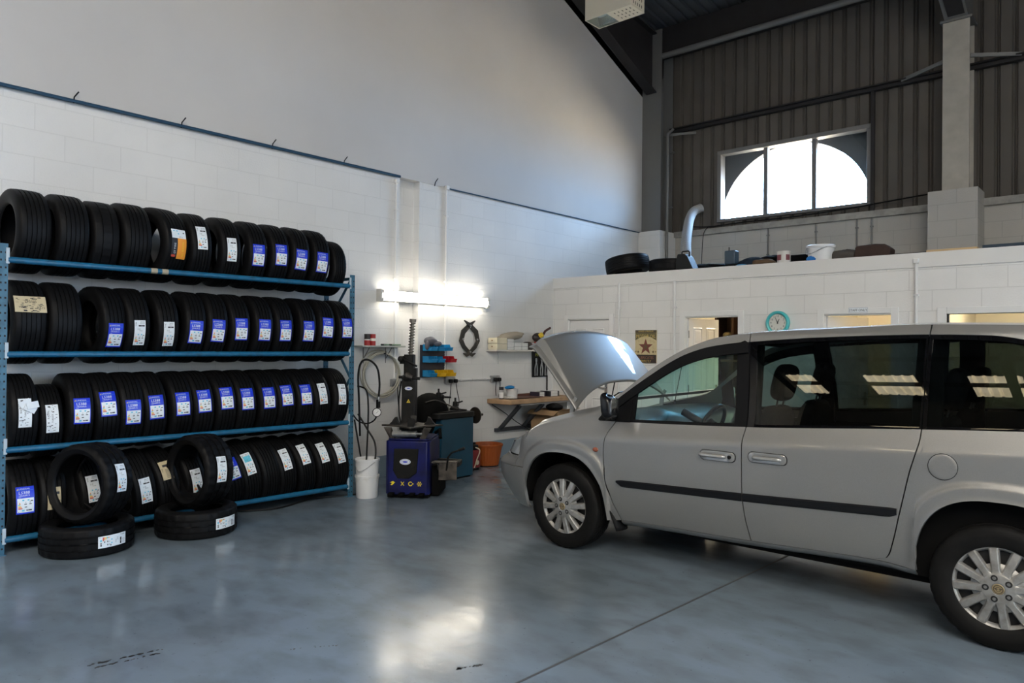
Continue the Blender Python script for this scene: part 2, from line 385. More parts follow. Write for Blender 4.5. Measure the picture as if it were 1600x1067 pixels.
# grey board lining above, cut along the underside of the portal frame
def roof_z(y):
    return 7.42 + (YB - y) * 0.115 if y > 1 else 7.42 + (YB - 1) * 0.115 - (1 - y) * 0.115
g = MB()
poly = [(YF, ZJ), (11.30, ZJ), (11.30, 6.15), (8.5, 7.26), (5.2, 7.95), (1.0, roof_z(1) - .2), (YF, roof_z(YF) - .2)]
g.prism(poly, XL - 0.3, XL + 0.012, T=Matrix(((0, 0, 1, 0), (1, 0, 0, 0), (0, 1, 0, 0), (0, 0, 0, 1))))
struct(obj('wall_gable', g, BOARD, smooth=0), 'plain grey board lining above the white side wall', 'wall')
o2 = MB(); o2.bb(XL - .34, XL - .302, YF, YB + .3, 3.5, 9.2)
struct(obj('wall_left_outer', o2, STEEL, smooth=0), 'dark outer skin behind the side wall lining', 'wall')
# cable run along the joint with clips
cb = MB(); cb.tube([(XL + 0.03, YF, ZJ), (XL + 0.03, 5.68, ZJ)], 0.017, 8)
cb.tube([(XL + 0.028, 6.5, ZJ - .01), (XL + 0.028, 11.2, ZJ - .01)], 0.009, 6)
cbl = thing('wall_cable', 'dark blue cable run along the joint of the left wall', 'cable', (0, 0, 0))
obj('cable', cb, mat('cable_blue', (0.01, 0.05, 0.10), 0.5), cbl)
for yy in (2.08, 3.0, 3.95, 4.85, 6.25):
    c = MB(); c.tube([(XL + 0.03, yy, ZJ - .02), (XL + 0.045, yy, ZJ + .03), (XL + 0.06, yy + .03, ZJ + .08)], 0.006, 6); obj('clip', c, BLACK, cbl)
# portal frame in the corner: column, haunch and rafter
def struct_mb(name, mb, m, label, cat='beam', **k): return struct(obj(name, mb, m, **k), label, cat)
c = MB(); c.bb(-6.99, -6.60, 11.30, 11.32, 3.7, 7.3); c.bb(-6.99, -6.60, 11.70, 11.72, 3.7, 7.3); c.bb(-6.81, -6.79, 11.32, 11.70, 3.7, 7.3)
struct_mb('pillar_corner', c, STEELG, 'grey steel corner column of the portal frame', 'column', smooth=0)
c = MB(); c.uv = uvX; c.bb(-6.99, -6.55, 11.20, YB, 2.7, 3.68)
struct(obj('pillar_corner_base', c, BLOCK, smooth=0), 'white painted block pier under the corner column', 'pier')
def rafter(x, name, label):
    r = MB(); T = Matrix(((0, 0, 1, x - 0.01), (1, 0, 0, 0), (0, 1, 0, 0), (0, 0, 0, 1)))
    hb = [(11.30, 6.18), (8.2, 7.42), (1.0, roof_z(1) - 0.5)]; top = [(1.0, roof_z(1) - .22), (11.72, roof_z(11.72) - .22), (11.72, 6.6)]
    r.prism(hb + top, 0, 0.02, T=T)
    for a, b_ in ((0, 1), (1, 2)):
        (ya, za), (yb, zb) = hb[a], hb[b_]; r.bar((x, ya, za), (x, yb, zb), 0.2, 0.02, upv=(1, 0, 0)) if False else r.bar((x, ya, za), (x, yb, zb), 0.20, 0.02)
    r.bar((x, 1.0, roof_z(1) - .23), (x, 11.7, roof_z(11.7) - .23), 0.2, 0.02)
    # front half of the same frame
    r.bar((x, 1.0, roof_z(1) - .5), (x, YF + .1, roof_z(YF) - .5), 0.2, 0.02); r.bar((x, 1.0, roof_z(1) - .36), (x, YF + .1, roof_z(YF) - .36), 0.02, 0.28)
    struct_mb(name, r, STEEL, label, smooth=0)
rafter(-6.80, 'beam_gable', 'dark haunched roof beam along the side wall')
rafter(-2.05, 'beam_middle', 'dark haunched roof beam over the middle column')
rafter(3.0, 'beam_right', 'dark haunched roof beam to the right of the window bay')
# column with painted shaft and block base
c = MB(); c.bb(-2.22, -1.90, 11.36, 11.38, 3.78, 6.12); c.bb(-2.22, -1.90, 11.68, 11.70, 3.78, 6.12); c.bb(-2.07, -2.05, 11.38, 11.68, 3.78, 6.12)
struct_mb('pillar_middle', c, CREAM, 'cream painted steel column beside the arched window', 'column', smooth=0)
c = MB(); c.bb(-2.25, -1.87, 11.33, 11.73, 6.12, 6.15); c.prism([(11.36, 6.15), (11.70, 6.15), (11.70, 7.2), (10.9, 6.75), (10.75, 6.42)], -2.20, -1.92, T=Matrix(((0, 0, 1, 0), (1, 0, 0, 0), (0, 1, 0, 0), (0, 0, 0, 1))))
struct_mb('pillar_middle_cap', c, STEELG, 'grey steel knee plate on top of the cream column', 'column', smooth=0)
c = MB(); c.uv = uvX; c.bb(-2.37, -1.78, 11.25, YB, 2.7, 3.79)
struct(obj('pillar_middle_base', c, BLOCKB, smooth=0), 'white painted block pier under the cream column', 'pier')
# back wall: block dado, concrete ledge, ribbed cladding with the window hole
WX0, WX1, WZ0, WZ1 = -5.72, -3.22, 3.79, 5.03
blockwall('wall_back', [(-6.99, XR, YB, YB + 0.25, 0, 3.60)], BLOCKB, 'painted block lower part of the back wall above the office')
c = MB(); c.bb(-6.55, -2.37, YB - .06, YB + .3, 3.60, 3.70); c.bb(-1.78, XR, YB - .06, YB + .3, 3.60, 3.70)
struct_mb('trim_2', c, mat('ledge', (0.36, 0.345, 0.32), 0.7, noise=(8, (0.25, 0.24, 0.22), .35, .65)), 'grey concrete ledge along the back wall', 'ledge', smooth=0)
def ribs(x0, x1, z0, z1, y, pitch=0.20, dep=0.035):
    m = MB(); x = math.floor(x0 / pitch) * pitch; prof = []
    while x < x1 + pitch:
        for dx, dy in ((0, 0), (0.125, 0), (0.140, dep), (0.155, dep), (0.170, 0.012), (0.185, dep), (0.19, dep)):
            prof.append((x + dx, dy))
        x += pitch
    prof = [p for p in prof if x0 <= p[0] <= x1]; prof = [(x0, 0)] + prof + [(x1, 0)]
    vs = []
    for px, dy in prof: vs += [(px, y + dy, z0), (px, y + dy, z1)]
    m.add(vs, [(2 * i, 2 * i + 2, 2 * i + 3, 2 * i + 1) for i in range(len(prof) - 1)])
    return m
cl = MB()
for r in ((-7.0, WX0, 3.70, 7.5), (WX1, XR, 3.70, 7.5), (WX0, WX1, WZ1, 7.5), (WX0, WX1, 3.70, WZ0)):
    q = ribs(*r, YB); cl.add(q.v, q.f)
struct_mb('wall_back_cladding', cl, CLAD, 'brown grey ribbed metal cladding of the back wall', 'wall', smooth=0)
o_ = MB(); o_.bb(-7.3, WX0 - .1, YB + .28, YB + .32, 3.6, 7.6); o_.bb(WX1 + .1, XR + .3, YB + .28, YB + .32, 3.6, 7.6); o_.bb(WX0 - .1, WX1 + .1, YB + .28, YB + .32, WZ1 + .1, 7.6)
struct_mb('wall_back_outer', o_, STEELG, 'outer skin of the back wall', 'wall', smooth=0)
# arched opening of the outer wall behind the window
ac = MB(); cx, R_ = -4.54, 1.25; arc = [(cx + R_ * math.cos(PI * i / 40), 3.80 + R_ * 0.98 * math.sin(PI * i / 40)) for i in range(41)]
TA = Matrix(((1, 0, 0, 0), (0, 0, 1, 0), (0, 1, 0, 0), (0, 0, 0, 1)))
for i in range(40):
    (xa, za), (xb, zb) = arc[i], arc[i + 1]
    ac.add([(xa, YB + .26, za), (xb, YB + .26, zb), (xb, YB + .26, 5.3), (xa, YB + .26, 5.3), (xa, YB + .42, za), (xb, YB + .42, zb)], [(0, 1, 2, 3), (0, 4, 5, 1)])
ac.bb(cx + R_, cx + R_ + .6, YB + .26, YB + .42, 3.5, 5.3); ac.bb(cx - R_ - .6, cx - R_, YB + .26, YB + .42, 3.5, 5.3); ac.bb(cx - 2, cx + 2, YB + .26, YB + .42, 3.4, 3.80)
struct_mb('wall_back_arch', ac, mat('arch_wall', (0.09, 0.10, 0.11), 0.7), 'dark outer wall with the half round window opening', 'wall', smooth=0)
wf = struct(bpy.data.objects.new('window_1', None), 'wide three light window with half round opening high on the back wall', 'window'); COL.objects.link(wf)
FR = mat('window_frame', (0.17, 0.165, 0.16), 0.6)
c = MB(); fy0, fy1 = YB - .05, YB + .12
for a in ((WX0, WX1, fy0, fy1, WZ1 - .07, WZ1), (WX0, WX1, fy0, fy1, WZ0, WZ0 + .05), (WX0, WX0 + .07, fy0, fy1, WZ0 + .05, WZ1 - .07), (WX1 - .07, WX1, fy0, fy1, WZ0 + .05, WZ1 - .07)): c.bb(*a)
obj('window_frame', c, FR, wf, smooth=0, bevel=.006)
for xm in (-4.88, -4.09):
    c = MB(); c.bb(xm - .035, xm + .035, YB, YB + .09, WZ0 + .05, WZ1 - .07); obj('mullion', c, FR, wf, smooth=0, bevel=.005)
CLEAR = glass('window_glass', (0.95, 0.97, 0.97), .04)
for a, b_ in ((WX0 + .07, -4.915), (-4.845, -4.125), (-4.055, WX1 - .07)):
    c = MB(); c.bb(a, b_, YB + .05, YB + .056, WZ0 + .05, WZ1 - .07); obj('pane', c, CLEAR, wf, smooth=0)
# rails, eaves beam and tubes along the back wall
c = MB(); c.bb(-6.6, XR, YB - .10, YB - .005, 5.50, 5.57); c.bb(-6.6, XR, YB - .16, YB - .10, 5.55, 5.57)
struct_mb('beam_rail', c, STEEL, 'dark horizontal cladding rail across the back wall', smooth=0)
for x in (-5.74, -3.2):
    c = MB(); c.bar((x, YB - .06, 3.7), (x, YB - .06, 5.5), .05, .05); struct_mb('trim_post', c, STEEL, 'thin dark cladding post beside the window', 'post', smooth=0) if x > -4 else None
c = MB(); c.bb(-7, XR, YB - .32, YB - .02, 6.90, 7.36)
struct_mb('beam_eaves', c, STEEL, 'deep dark eaves beam under the roof', smooth=0)
c = MB(); c.tube([(-7, YB - .40, 6.82), (XR, YB - .40, 6.82)], .05, 12)
struct_mb('beam_tube', c, STEELG, 'grey tube running below the eaves beam', smooth=40)
c = MB(); c.bar((-2.8, YB - .12, 5.55), (-2.2, 11.42, 5.62), .03, .05); c.bar((-1.9, 11.42, 5.62), (-1.35, YB - .12, 5.56), .03, .05); c.bar((-6.6, 11.45, 5.42), (-6.1, YB - .1, 5.42), .03, .04)
struct_mb('beam_brace', c, STEELG, 'short grey stay bars between rail and columns', smooth=0)
# roof sheets with ribs running down the slope, rooflights and added fill panels in the front slope
RECT = [(-7.0, -6.3, -9.5, -7.6, 0), (-5.1, -4.0, -9.5, -7.6, 0), (-2.95, -1.95, -9.5, -7.6, 0),
        (0.3, 1.7, -9.0, 0.0, 1), (2.2, 3.6, -9.0, 0.0, 1), (4.1, 5.3, -9.0, 0.0, 1)]  # this row: large glowing panels added as fill light for the room
def roof_sheet(x0, x1, ya, yb, dz=0, pitch=0.2):
    prof = []; x = math.floor(x0 / pitch) * pitch
    while x < x1 + pitch:
        for dx, dy in ((0, 0), (0.12, 0), (0.145, 0.04), (0.175, 0.04)): prof.append((x + dx, dy))
        x += pitch
    prof = [p for p in prof if x0 < p[0] < x1]; prof = [(x0, 0)] + prof + [(x1, 0)]; m = MB(); vs = []
    for px, dy in prof: vs += [(px, ya, roof_z(ya) + dy + dz), (px, yb, roof_z(yb) + dy + dz)]
    m.add(vs, [(2 * i, 2 * i + 2, 2 * i + 3, 2 * i + 1) for i in range(len(prof) - 1)]); return m
r = MB()
def addm(a, b_): a.add(b_.v, b_.f)
XS = sorted({-7.3, XR + .3} | {q[0] for q in RECT} | {q[1] for q in RECT})
for xa, xb in zip(XS[:-1], XS[1:]):
    ys = YF - .2
    for q in sorted([q for q in RECT if q[0] <= xa + 1e-6 and q[1] >= xb - 1e-6], key=lambda q: q[2]):
        addm(r, roof_sheet(xa, xb, ys, q[2])); ys = q[3]
    if ys < 1.0: addm(r, roof_sheet(xa, xb, ys, 1.0))
    addm(r, roof_sheet(xa, xb, 1.0, YB + .3))
struct_mb('ceiling', r, ROOF, 'dark ribbed metal roof sheeting', 'roof', smooth=0)
GRP = mat('rooflight_sheet', (0.8, 0.72, 0.5), 0.6, emit=((1.0, 0.86, 0.60), 9.0))
GRP_FILL = mat('roof_fill_panel', (0.8, 0.75, 0.6), 0.6, emit=((1.0, 0.94, 0.87), 14.0))  # glow of the added fill panels
_nt = GRP.node_tree; _b = _nt.nodes['Principled BSDF']; _tc = _nt.nodes.new('ShaderNodeTexCoord'); _n = _nt.nodes.new('ShaderNodeTexNoise'); _n.inputs['Scale'].default_value = 2.2; _n.inputs['Detail'].default_value = 8
_r = _nt.nodes.new('ShaderNodeValToRGB'); _r.color_ramp.elements[0].position = .25; _r.color_ramp.elements[1].position = .75; _r.color_ramp.elements[0].color = (.62, .5, .3, 1); _r.color_ramp.elements[1].color = (1, .88, .64, 1)
_nt.links.new(_tc.outputs['Object'], _n.inputs['Vector']); _nt.links.new(_n.outputs['Fac'], _r.inputs[0]); _nt.links.new(_r.outputs[0], _b.inputs['Emission Color'])
for q in RECT:
    struct_mb('ceiling_rooflight_and_fill', roof_sheet(*q[:4], 0.005), GRP_FILL if q[4] else GRP, 'sheet among the rooflights and added fill panels of the front roof slope', 'rooflight', smooth=0)
for y in (9.9, 8.0, 6.1, 4.2, 2.3, .2, -1.8, -3.8, -6.1, -8.2):
    c = MB(); c.bb(-7, XR, y - .03, y + .03, roof_z(y) - .21, roof_z(y) - .01); struct_mb('beam_purlin', c, STEEL, 'dark roof purlin running across the bays', smooth=0)
# walls outside the picture, the right one with an open roller door
w = MB(); w.uv = uvX
for a in ((XL - .3, XR + .3, YF - .2, YF, 0, 8.6),): w.bb(*a)
struct(obj('wall_front', w, mat('front_shutter', (.05, .052, .055), .6, spec=.2), smooth=0), 'dark shuttered front wall behind the viewer', 'wall')
w = MB(); w.uv = uvX
for a in ((XR, XR + .2, YF, .5, 0, 9), (XR, XR + .2, 7.0, YB + .3, 0, 9), (XR, XR + .2, .5, 7.0, 4.6, 9)): w.bb(*a)
struct(obj('wall_right', w, BLOCKO, smooth=0), 'block right wall with open roller door', 'wall')
w = MB(); w.bb(XR + .2, 40, YF - .2, YB + .45, -.16, -.02); w.bb(-40, 40, YB + .45, YB + 8.5, -.16, -.02)  # unseen dark ground, added to keep sunlit bounce off the walls
struct(obj('ground_absorber', w, mat('absorber', (0.05, 0.05, 0.052), 0.9), smooth=0), 'dark asphalt ground added outside to cut sun bounce', 'ground')
w = MB(); w.bb(-40, 40, YB + 8.5, 70, -.16, -.02)
struct(obj('ground', w, mat('yard', (0.50, 0.44, 0.36), 0.9), smooth=0), 'concrete yard outside the doors', 'ground')

# ------------------------------------------------------------------ office block under the mezzanine
D1 = (-6.72, -5.93, 2.03); D2 = (-4.75, -3.96, 2.03); D3 = (-2.94, -2.18, 2.02); OW = (-1.66, -0.75, 1.0, 1.99)
ZT = 2.66; TW = .14
def cells(x0, x1): return (x0, x1, YO, YO + TW)
w = MB(); w.uv = uvX
edges = [(XL, D1[0]), (D1[1], D2[0]), (D2[1], D3[0]), (D3[1], OW[0]), (OW[1], XR)]
for a, b_ in edges: w.bb(a, b_, YO, YO + TW, 0, 2.5)
for dd in (D1, D2, D3): w.bb(dd[0], dd[1], YO, YO + TW, dd[2], 2.5)
w.bb(OW[0], OW[1], YO, YO + TW, 0, OW[2]); w.bb(OW[0], OW[1], YO, YO + TW, OW[3], 2.5)
struct(obj('wall_office', w, BLOCKO, smooth=0), 'white painted blockwork front of the low office', 'wall')
c = MB(); c.bb(XL, XR, YO - .015, YO + TW, 2.5, ZT)
struct_mb('trim_3', c, mat('fascia_paint', (0.74, 0.735, 0.72), .55), 'smooth white fascia along the top of the office wall', 'fascia', smooth=0)
c = MB(); c.bb(XL, XR, YO + TW, YB, 2.48, 2.64)
struct_mb('ceiling_office', c, mat('deck', (.55, .5, .42), .8), 'mezzanine deck over the office', 'ceiling', smooth=0)
PART = mat('room_paint', (.66, .60, .47), .7)
for i, x in enumerate((-5.4, -3.45, -1.92)):
    c = MB(); c.bb(x - .05, x + .05, YO + TW, YB, 0, 2.48); struct_mb('wall_partition', c, PART, 'cream partition wall inside the office', 'wall', smooth=0)
c = MB(); c.bb(-6.99, XR, YB - .05, YB - .005, 0, 2.48); struct_mb('wall_office_rear', c, PART, 'cream rear wall inside the office', 'wall', smooth=0)
def room_light(x, y, e, w_):
    m = MB(); m.lathe([(0, 0), (.12, .0), (.12, .04), (0, .04)], 20); t = tag(obj('room_light', m, mat('room_lamp', (1, .9, .7), .5, emit=((1, .85, .62), e)), loc=(x, y, 2.43)), 'small round ceiling light inside the ' + w_, 'light')
    return t
room_light(-4.35, 10.3, 170, 'middle doorway room'); room_light(-2.65, 10.2, 220, 'staff room'); room_light(-1.1, 10.3, 220, 'room behind the internal window')
def architrave(dd, name, label, z0=0):
    c = MB()
    for a in ((dd[0] - .055, dd[0] + .02, YO - .02, YO + .02, 0, dd[2] + .055), (dd[1] - .02, dd[1] + .055, YO - .02, YO + .02, 0, dd[2] + .055), (dd[0] + .02, dd[1] - .02, YO - .02, YO + .02, dd[2] - .01, dd[2] + .055)): c.bb(*a)
    for a in ((dd[0], dd[0] + .025, YO, YO + TW, 0, dd[2]), (dd[1] - .025, dd[1], YO, YO + TW, 0, dd[2]), (dd[0], dd[1], YO, YO + TW, dd[2] - .025, dd[2])): c.bb(*a)
    return struct(obj(name, c, TRIMW, smooth=0, bevel=.004), label, 'door frame')
def leaf(w_, h_):
    m = MB(); m.bb(0, w_, -.02, .02, 0, h_)
    k = .10; pw = (w_ - 3 * k) / 2
    for px in (k, 2 * k + pw):
        for z0, z1 in ((.25, .85), (1.0, h_ - .45), (h_ - .36, h_ - .12)):
            for sgn in (-1, 1):
                y = sgn * .02
                # raised moulding ring with a raised field
                fr = [(px, z0), (px + pw, z0), (px + pw, z1), (px, z1)]
                def ring(i0, i1, ya, yb):
                    A = [(px + i0, z0 + i0), (px + pw - i0, z0 + i0), (px + pw - i0, z1 - i0), (px + i0, z1 - i0)]
                    B = [(px + i1, z0 + i1), (px + pw - i1, z0 + i1), (px + pw - i1, z1 - i1), (px + i1, z1 - i1)]
                    vs = [(x, ya, z) for x, z in A] + [(x, yb, z) for x, z in B]
                    m.add(vs, [(q, (q + 1) % 4, 4 + (q + 1) % 4, 4 + q) for q in range(4)])
                ring(0, .012, y, y + sgn * .008); ring(.012, .03, y + sgn * .008, y - sgn * .0 + sgn * .001); ring(.03, .05, y + sgn * .001, y + sgn * .007)
                i = .05; A = [(px + i, y + sgn * .007, z0 + i), (px + pw - i, y + sgn * .007, z0 + i), (px + pw - i, y + sgn * .007, z1 - i), (px + i, y + sgn * .007, z1 - i)]
                m.add(A, [(0, 1, 2, 3)])
    return m
DOORW = mat('door_white', (.76, .76, .76), .35)
def door(n, dd, ang, hinge, label):
    architrave(dd, 'trim_door_%d' % n, 'white painted frame around ' + label)
    w_ = dd[1] - dd[0] - .06
    o = struct(bpy.data.objects.new('door_%d' % n, None), label, 'door'); COL.objects.link(o)
    o.location = (dd[0] + .03 if hinge < 0 else dd[1] - .03, YO + .05, .005); o.rotation_euler = (0, 0, ang)
    lf = obj('door_leaf', leaf(w_, dd[2] - .035), DOORW, o, smooth=0)
    h = MB(); h.tube([(w_ - .06, -.02, 1.0), (w_ - .06, -.06, 1.0), (w_ - .17, -.06, 1.0)], .009, 8); h.box((w_ - .06, -.024, 1.0), (.045, .008, .16)); obj('door_handle', h, CHROME, o)
    for z in (.25, 1.0, dd[2] - .3):
        h = MB(); h.tube([(-.004, -.024, z), (-.004, -.024, z + .1)], .009, 8); obj('hinge', h, CHROME, o)
    return o
door(1, D1, 0, -1, 'closed white panelled door behind the raised bonnet')
door(2, D2, math.radians(84), -1, 'white panelled door standing open at the middle doorway')
door(3, D3, math.radians(68), -1, 'cream lit door standing open under the staff sign')
wo = struct(bpy.data.objects.new('window_2', None), 'white framed internal office window right of the staff door', 'window'); COL.objects.link(wo)
c = MB()
for a in ((OW[0] - .09, OW[0], YO - .02, YO + .1, OW[2] - .09, OW[3] + .07), (OW[1], OW[1] + .09, YO - .02, YO + .1, OW[2] - .09, OW[3] + .07), (OW[0], OW[1], YO - .02, YO + .1, OW[3], OW[3] + .07), (OW[0], OW[1], YO - .04, YO + .1, OW[2] - .09, OW[2])): c.bb(*a)
obj('window_frame', c, TRIMW, wo, smooth=0, bevel=.005)
c = MB(); c.bb(OW[0], OW[1], YO + .05, YO + .056, OW[2], OW[3]); obj('pane', c, CLEAR, wo, smooth=0)
# shelving and cupboard glimpsed through the open doorways
t = thing('shelf_unit', 'dark shelf unit seen through the open middle doorway', 'shelf', (-4.70, 10.30, 0))
c = MB(); c.bb(-.26, .26, .2, .24, 0, 2.1); c.bb(-.28, -.25, -.15, .24, 0, 2.1); c.bb(.25, .28, -.15, .24, 0, 2.1); c.bb(-.02, .02, -.15, .24, 0, 2.1); obj('frame', c, mat('dark_wood', (.07, .035, .018), .6), t, smooth=0)
for z in (.4, .9, 1.4, 1.72, 2.08):
    c = MB(); c.bb(-.25, .25, -.15, .2, z, z + .03); obj('shelf', c, mat('shelf_wood', (.16, .09, .04), .6), t, smooth=0)
c = MB(); c.ball((0, 0, .05), (.09, .07, .05), 16, 8, fn=lambda a, b_: 1 + .2 * math.sin(3 * a) * math.cos(b_))
tag(obj('cloth_bundle', c, mat('bundle', (.5, .42, .2), .8), loc=(-4.82, 10.27, 1.75)), 'pale bundle lying on the dark shelf beyond the middle doorway', 'bundle')
t = thing('wall_cupboard', 'dark edged cupboard inside the staff doorway', 'cupboard', (-1.98, 9.9, 1.45))
c = MB(); c.bb(-.32, 0, 0, .8, 0, .65); obj('body', c, mat('cupboard', (.6, .5, .34), .6), t, smooth=0, bevel=.005)
c = MB(); c.bb(-.34, -.325, .02, .39, .02, .63); c.bb(-.34, -.325, .41, .78, .02, .63); obj('door', c, mat('cupboard_door', (.05, .03, .02), .5), t, smooth=0)
# surface conduits
def conduit(name, pts, r, label, box=None, m=WHITE):
    t = thing(name, label, 'conduit')
    c = MB(); c.tube(pts, r, 10); obj('pipe', c, m, t)
    if box is not None:
        c = MB(); c.box(box, (.055, .055, .055)); obj('junction_box', c, m, t, smooth=0, bevel=.008)
    for k in np.linspace(.15, .85, 3):
        P = Vector(pts[0]).lerp(Vector(pts[-1]), k); c = MB(); c.box(P, (r * 3.2, r * 3.2, .02)); obj('saddle', c, m, t, smooth=0)
    return t
conduit('conduit', [(-5.78, YO - .015, .1), (-5.78, YO - .015, 2.53)], .016, 'white conduit on the office wall between closed door and sign')
conduit('conduit', [(-4.885, YO - .02, .1), (-4.885, YO - .02, 2.51)], .02, 'white conduit left of the middle doorway')
conduit('conduit', [(-1.95, YO - .02, .1), (-1.95, YO - .02, 2.57)], .016, 'white conduit with round box right of the staff door', (-1.95, YO - .025, 2.57))
conduit('conduit', [(XL + .02, 5.63, 1.2), (XL + .02, 5.63, 3.64)], .014, 'white conduit beside the recess on the left wall', (XL + .025, 5.63, 3.62))
conduit('conduit', [(XL + .02, 6.47, 1.2), (XL + .02, 6.47, 3.68)], .014, 'white conduit above the fluorescent lamp on the left wall', (XL + .025, 6.47, 3.68))
conduit('conduit', [(XL + .02, 6.66, 1.145), (XL + .02, 7.33, 1.145)], .015, 'white horizontal conduit linking two wall sockets')
conduit('conduit', [(-6.50, 11.36, 2.7), (-6.50, 11.36, 5.4), (-6.44, 11.45, 5.5)], .025, 'pale pipe standing in the far corner by the column', m=STEELG)
for x, zt in ((-4.82, 3.62), (-4.04, 3.6), (-3.43, 3.6), (-3.22, 3.6)):
    conduit('conduit', [(x, YB - .02, 2.7), (x, YB - .02, zt)], .012, {-4.82: 'leftmost thin grey conduit under the arched window', -4.04: 'second thin grey conduit under the arched window', -3.43: 'third thin grey conduit under the arched window', -3.22: 'rightmost thin grey conduit under the arched window'}[x], m=STEELG)
c = MB(); c.tube(catmull([(-6.2, YB - .08, 3.76), (-5.8, YB - .09, 3.72), (-5.2, YB - .09, 3.735), (-4.4, YB - .1, 3.73), (-3.6, YB - .09, 3.76), (-3.0, YB - .1, 3.80), (-2.4, YB - .1, 3.84)], 6), .012, 6)
tag(obj('loose_cable', c, BLACK), 'black loose cable lying along the ledge below the arched window', 'cable')
c = MB(); c.tube(catmull([(-5.85, YB - .10, 3.72), (-5.93, YB - .12, 3.6), (-5.97, YB - .1, 3.2), (-5.98, YB - .1, 2.7)], 6), .006, 6)
tag(obj('loose_cable', c, BLACK), 'thin dark cable hanging from the ledge beside the ribbed hose', 'cable')
# ------------------------------------------------------------------ tyre rack and tyres
RO = Vector((-6.43, 1.465, 0)); RA = -0.0315
TR = Matrix.Translation(RO) @ Matrix.Rotation(RA, 4, 'Z')
BZ = (2.22, 1.507, 0.785, 0.112); DB = -0.50
rack = thing('tyre_rack', 'blue steel tyre rack with four rows of beams along the left wall', 'rack', RO, (0, 0, RA))
HOLE = mat('post_hole', (0.008, 0.01, 0.012), 0.8)
def post(y0, x0, sgn, back=False):
    m = MB(); m.bb(x0 - .004, x0, y0 - .03, y0 + .03, 0, 2.34); ys = y0 - .03 if sgn < 0 else y0 + .03
    m.bb(x0 - .045, x0 - .004, ys - .002, ys + .002, 0, 2.34); m.bb(x0 - .05, x0 + .012, y0 - .04, y0 + .04, 0, .006)
    z = .05
    while z < 2.32:
        for yy in (y0 - .015, y0 + .015):
            m.add([(x0 + .0007, yy - .006, z - .007), (x0 + .0007, yy + .006, z - .007), (x0 + .0007, yy + .006, z + .007), (x0 + .0007, yy - .006, z + .007)], [(0, 1, 2, 3)], 1)
        m.add([(x0 - .026, y0 - .0327 if sgn < 0 else y0 + .0277, z - .006), (x0 - .014, y0 - .0327 if sgn < 0 else y0 + .0277, z - .006), (x0 - .014, y0 - .0327 if sgn < 0 else y0 + .0277, z + .006), (x0 - .026, y0 - .0327 if sgn < 0 else y0 + .0277, z + .006)], [(0, 1, 2, 3)], 1)
        z += .057
    o = obj('post', m, [BLUEP, HOLE], rack, smooth=0)
for y0, sg in ((0, -1), (3.07, 1)):
    post(y0, 0.0, sg); post(y0, DB, sg)
    b = MB()
    zz = [.15, .7, 1.25, 1.8, 2.3]
    for i in range(4): b.bar((-.02, y0, zz[i]), (DB, y0, zz[i + 1]), .03, .01, upv=(0, 1, 0)) if i % 2 == 0 else b.bar((DB, y0, zz[i]), (-.02, y0, zz[i + 1]), .03, .01, upv=(0, 1, 0))
    for z in (.06, 2.3): b.bar((-.02, y0, z), (DB, y0, z), .03, .01, upv=(0, 1, 0))
    obj('end_brace', b, BLUEP, rack, smooth=0)
for i, z in enumerate(BZ):
    for x in (-.012, DB + .012):
        b = MB(); b.tube([(x, .03, z), (x, 3.04, z)], .024, 14); bo = obj('beam', b, BLUE, rack)
        if i == 0 and x > -.1:
            for yy in (1.075, 1.165):
                q = MB(); q.tube([(x, yy - .026, z), (x, yy + .026, z)], .0246, 14); obj('masking_tape', q, mat('tape', (.42, .36, .26), .6), bo)
    for y0 in (.027, 3.043):
        b = MB(); b.bb(.0, .006, y0 - .012, y0 + .012, z - .03, z + .09); obj('beam_clip', b, mat('clip_grey', (.42, .50, .56), .4), rack, smooth=0, bevel=.003)

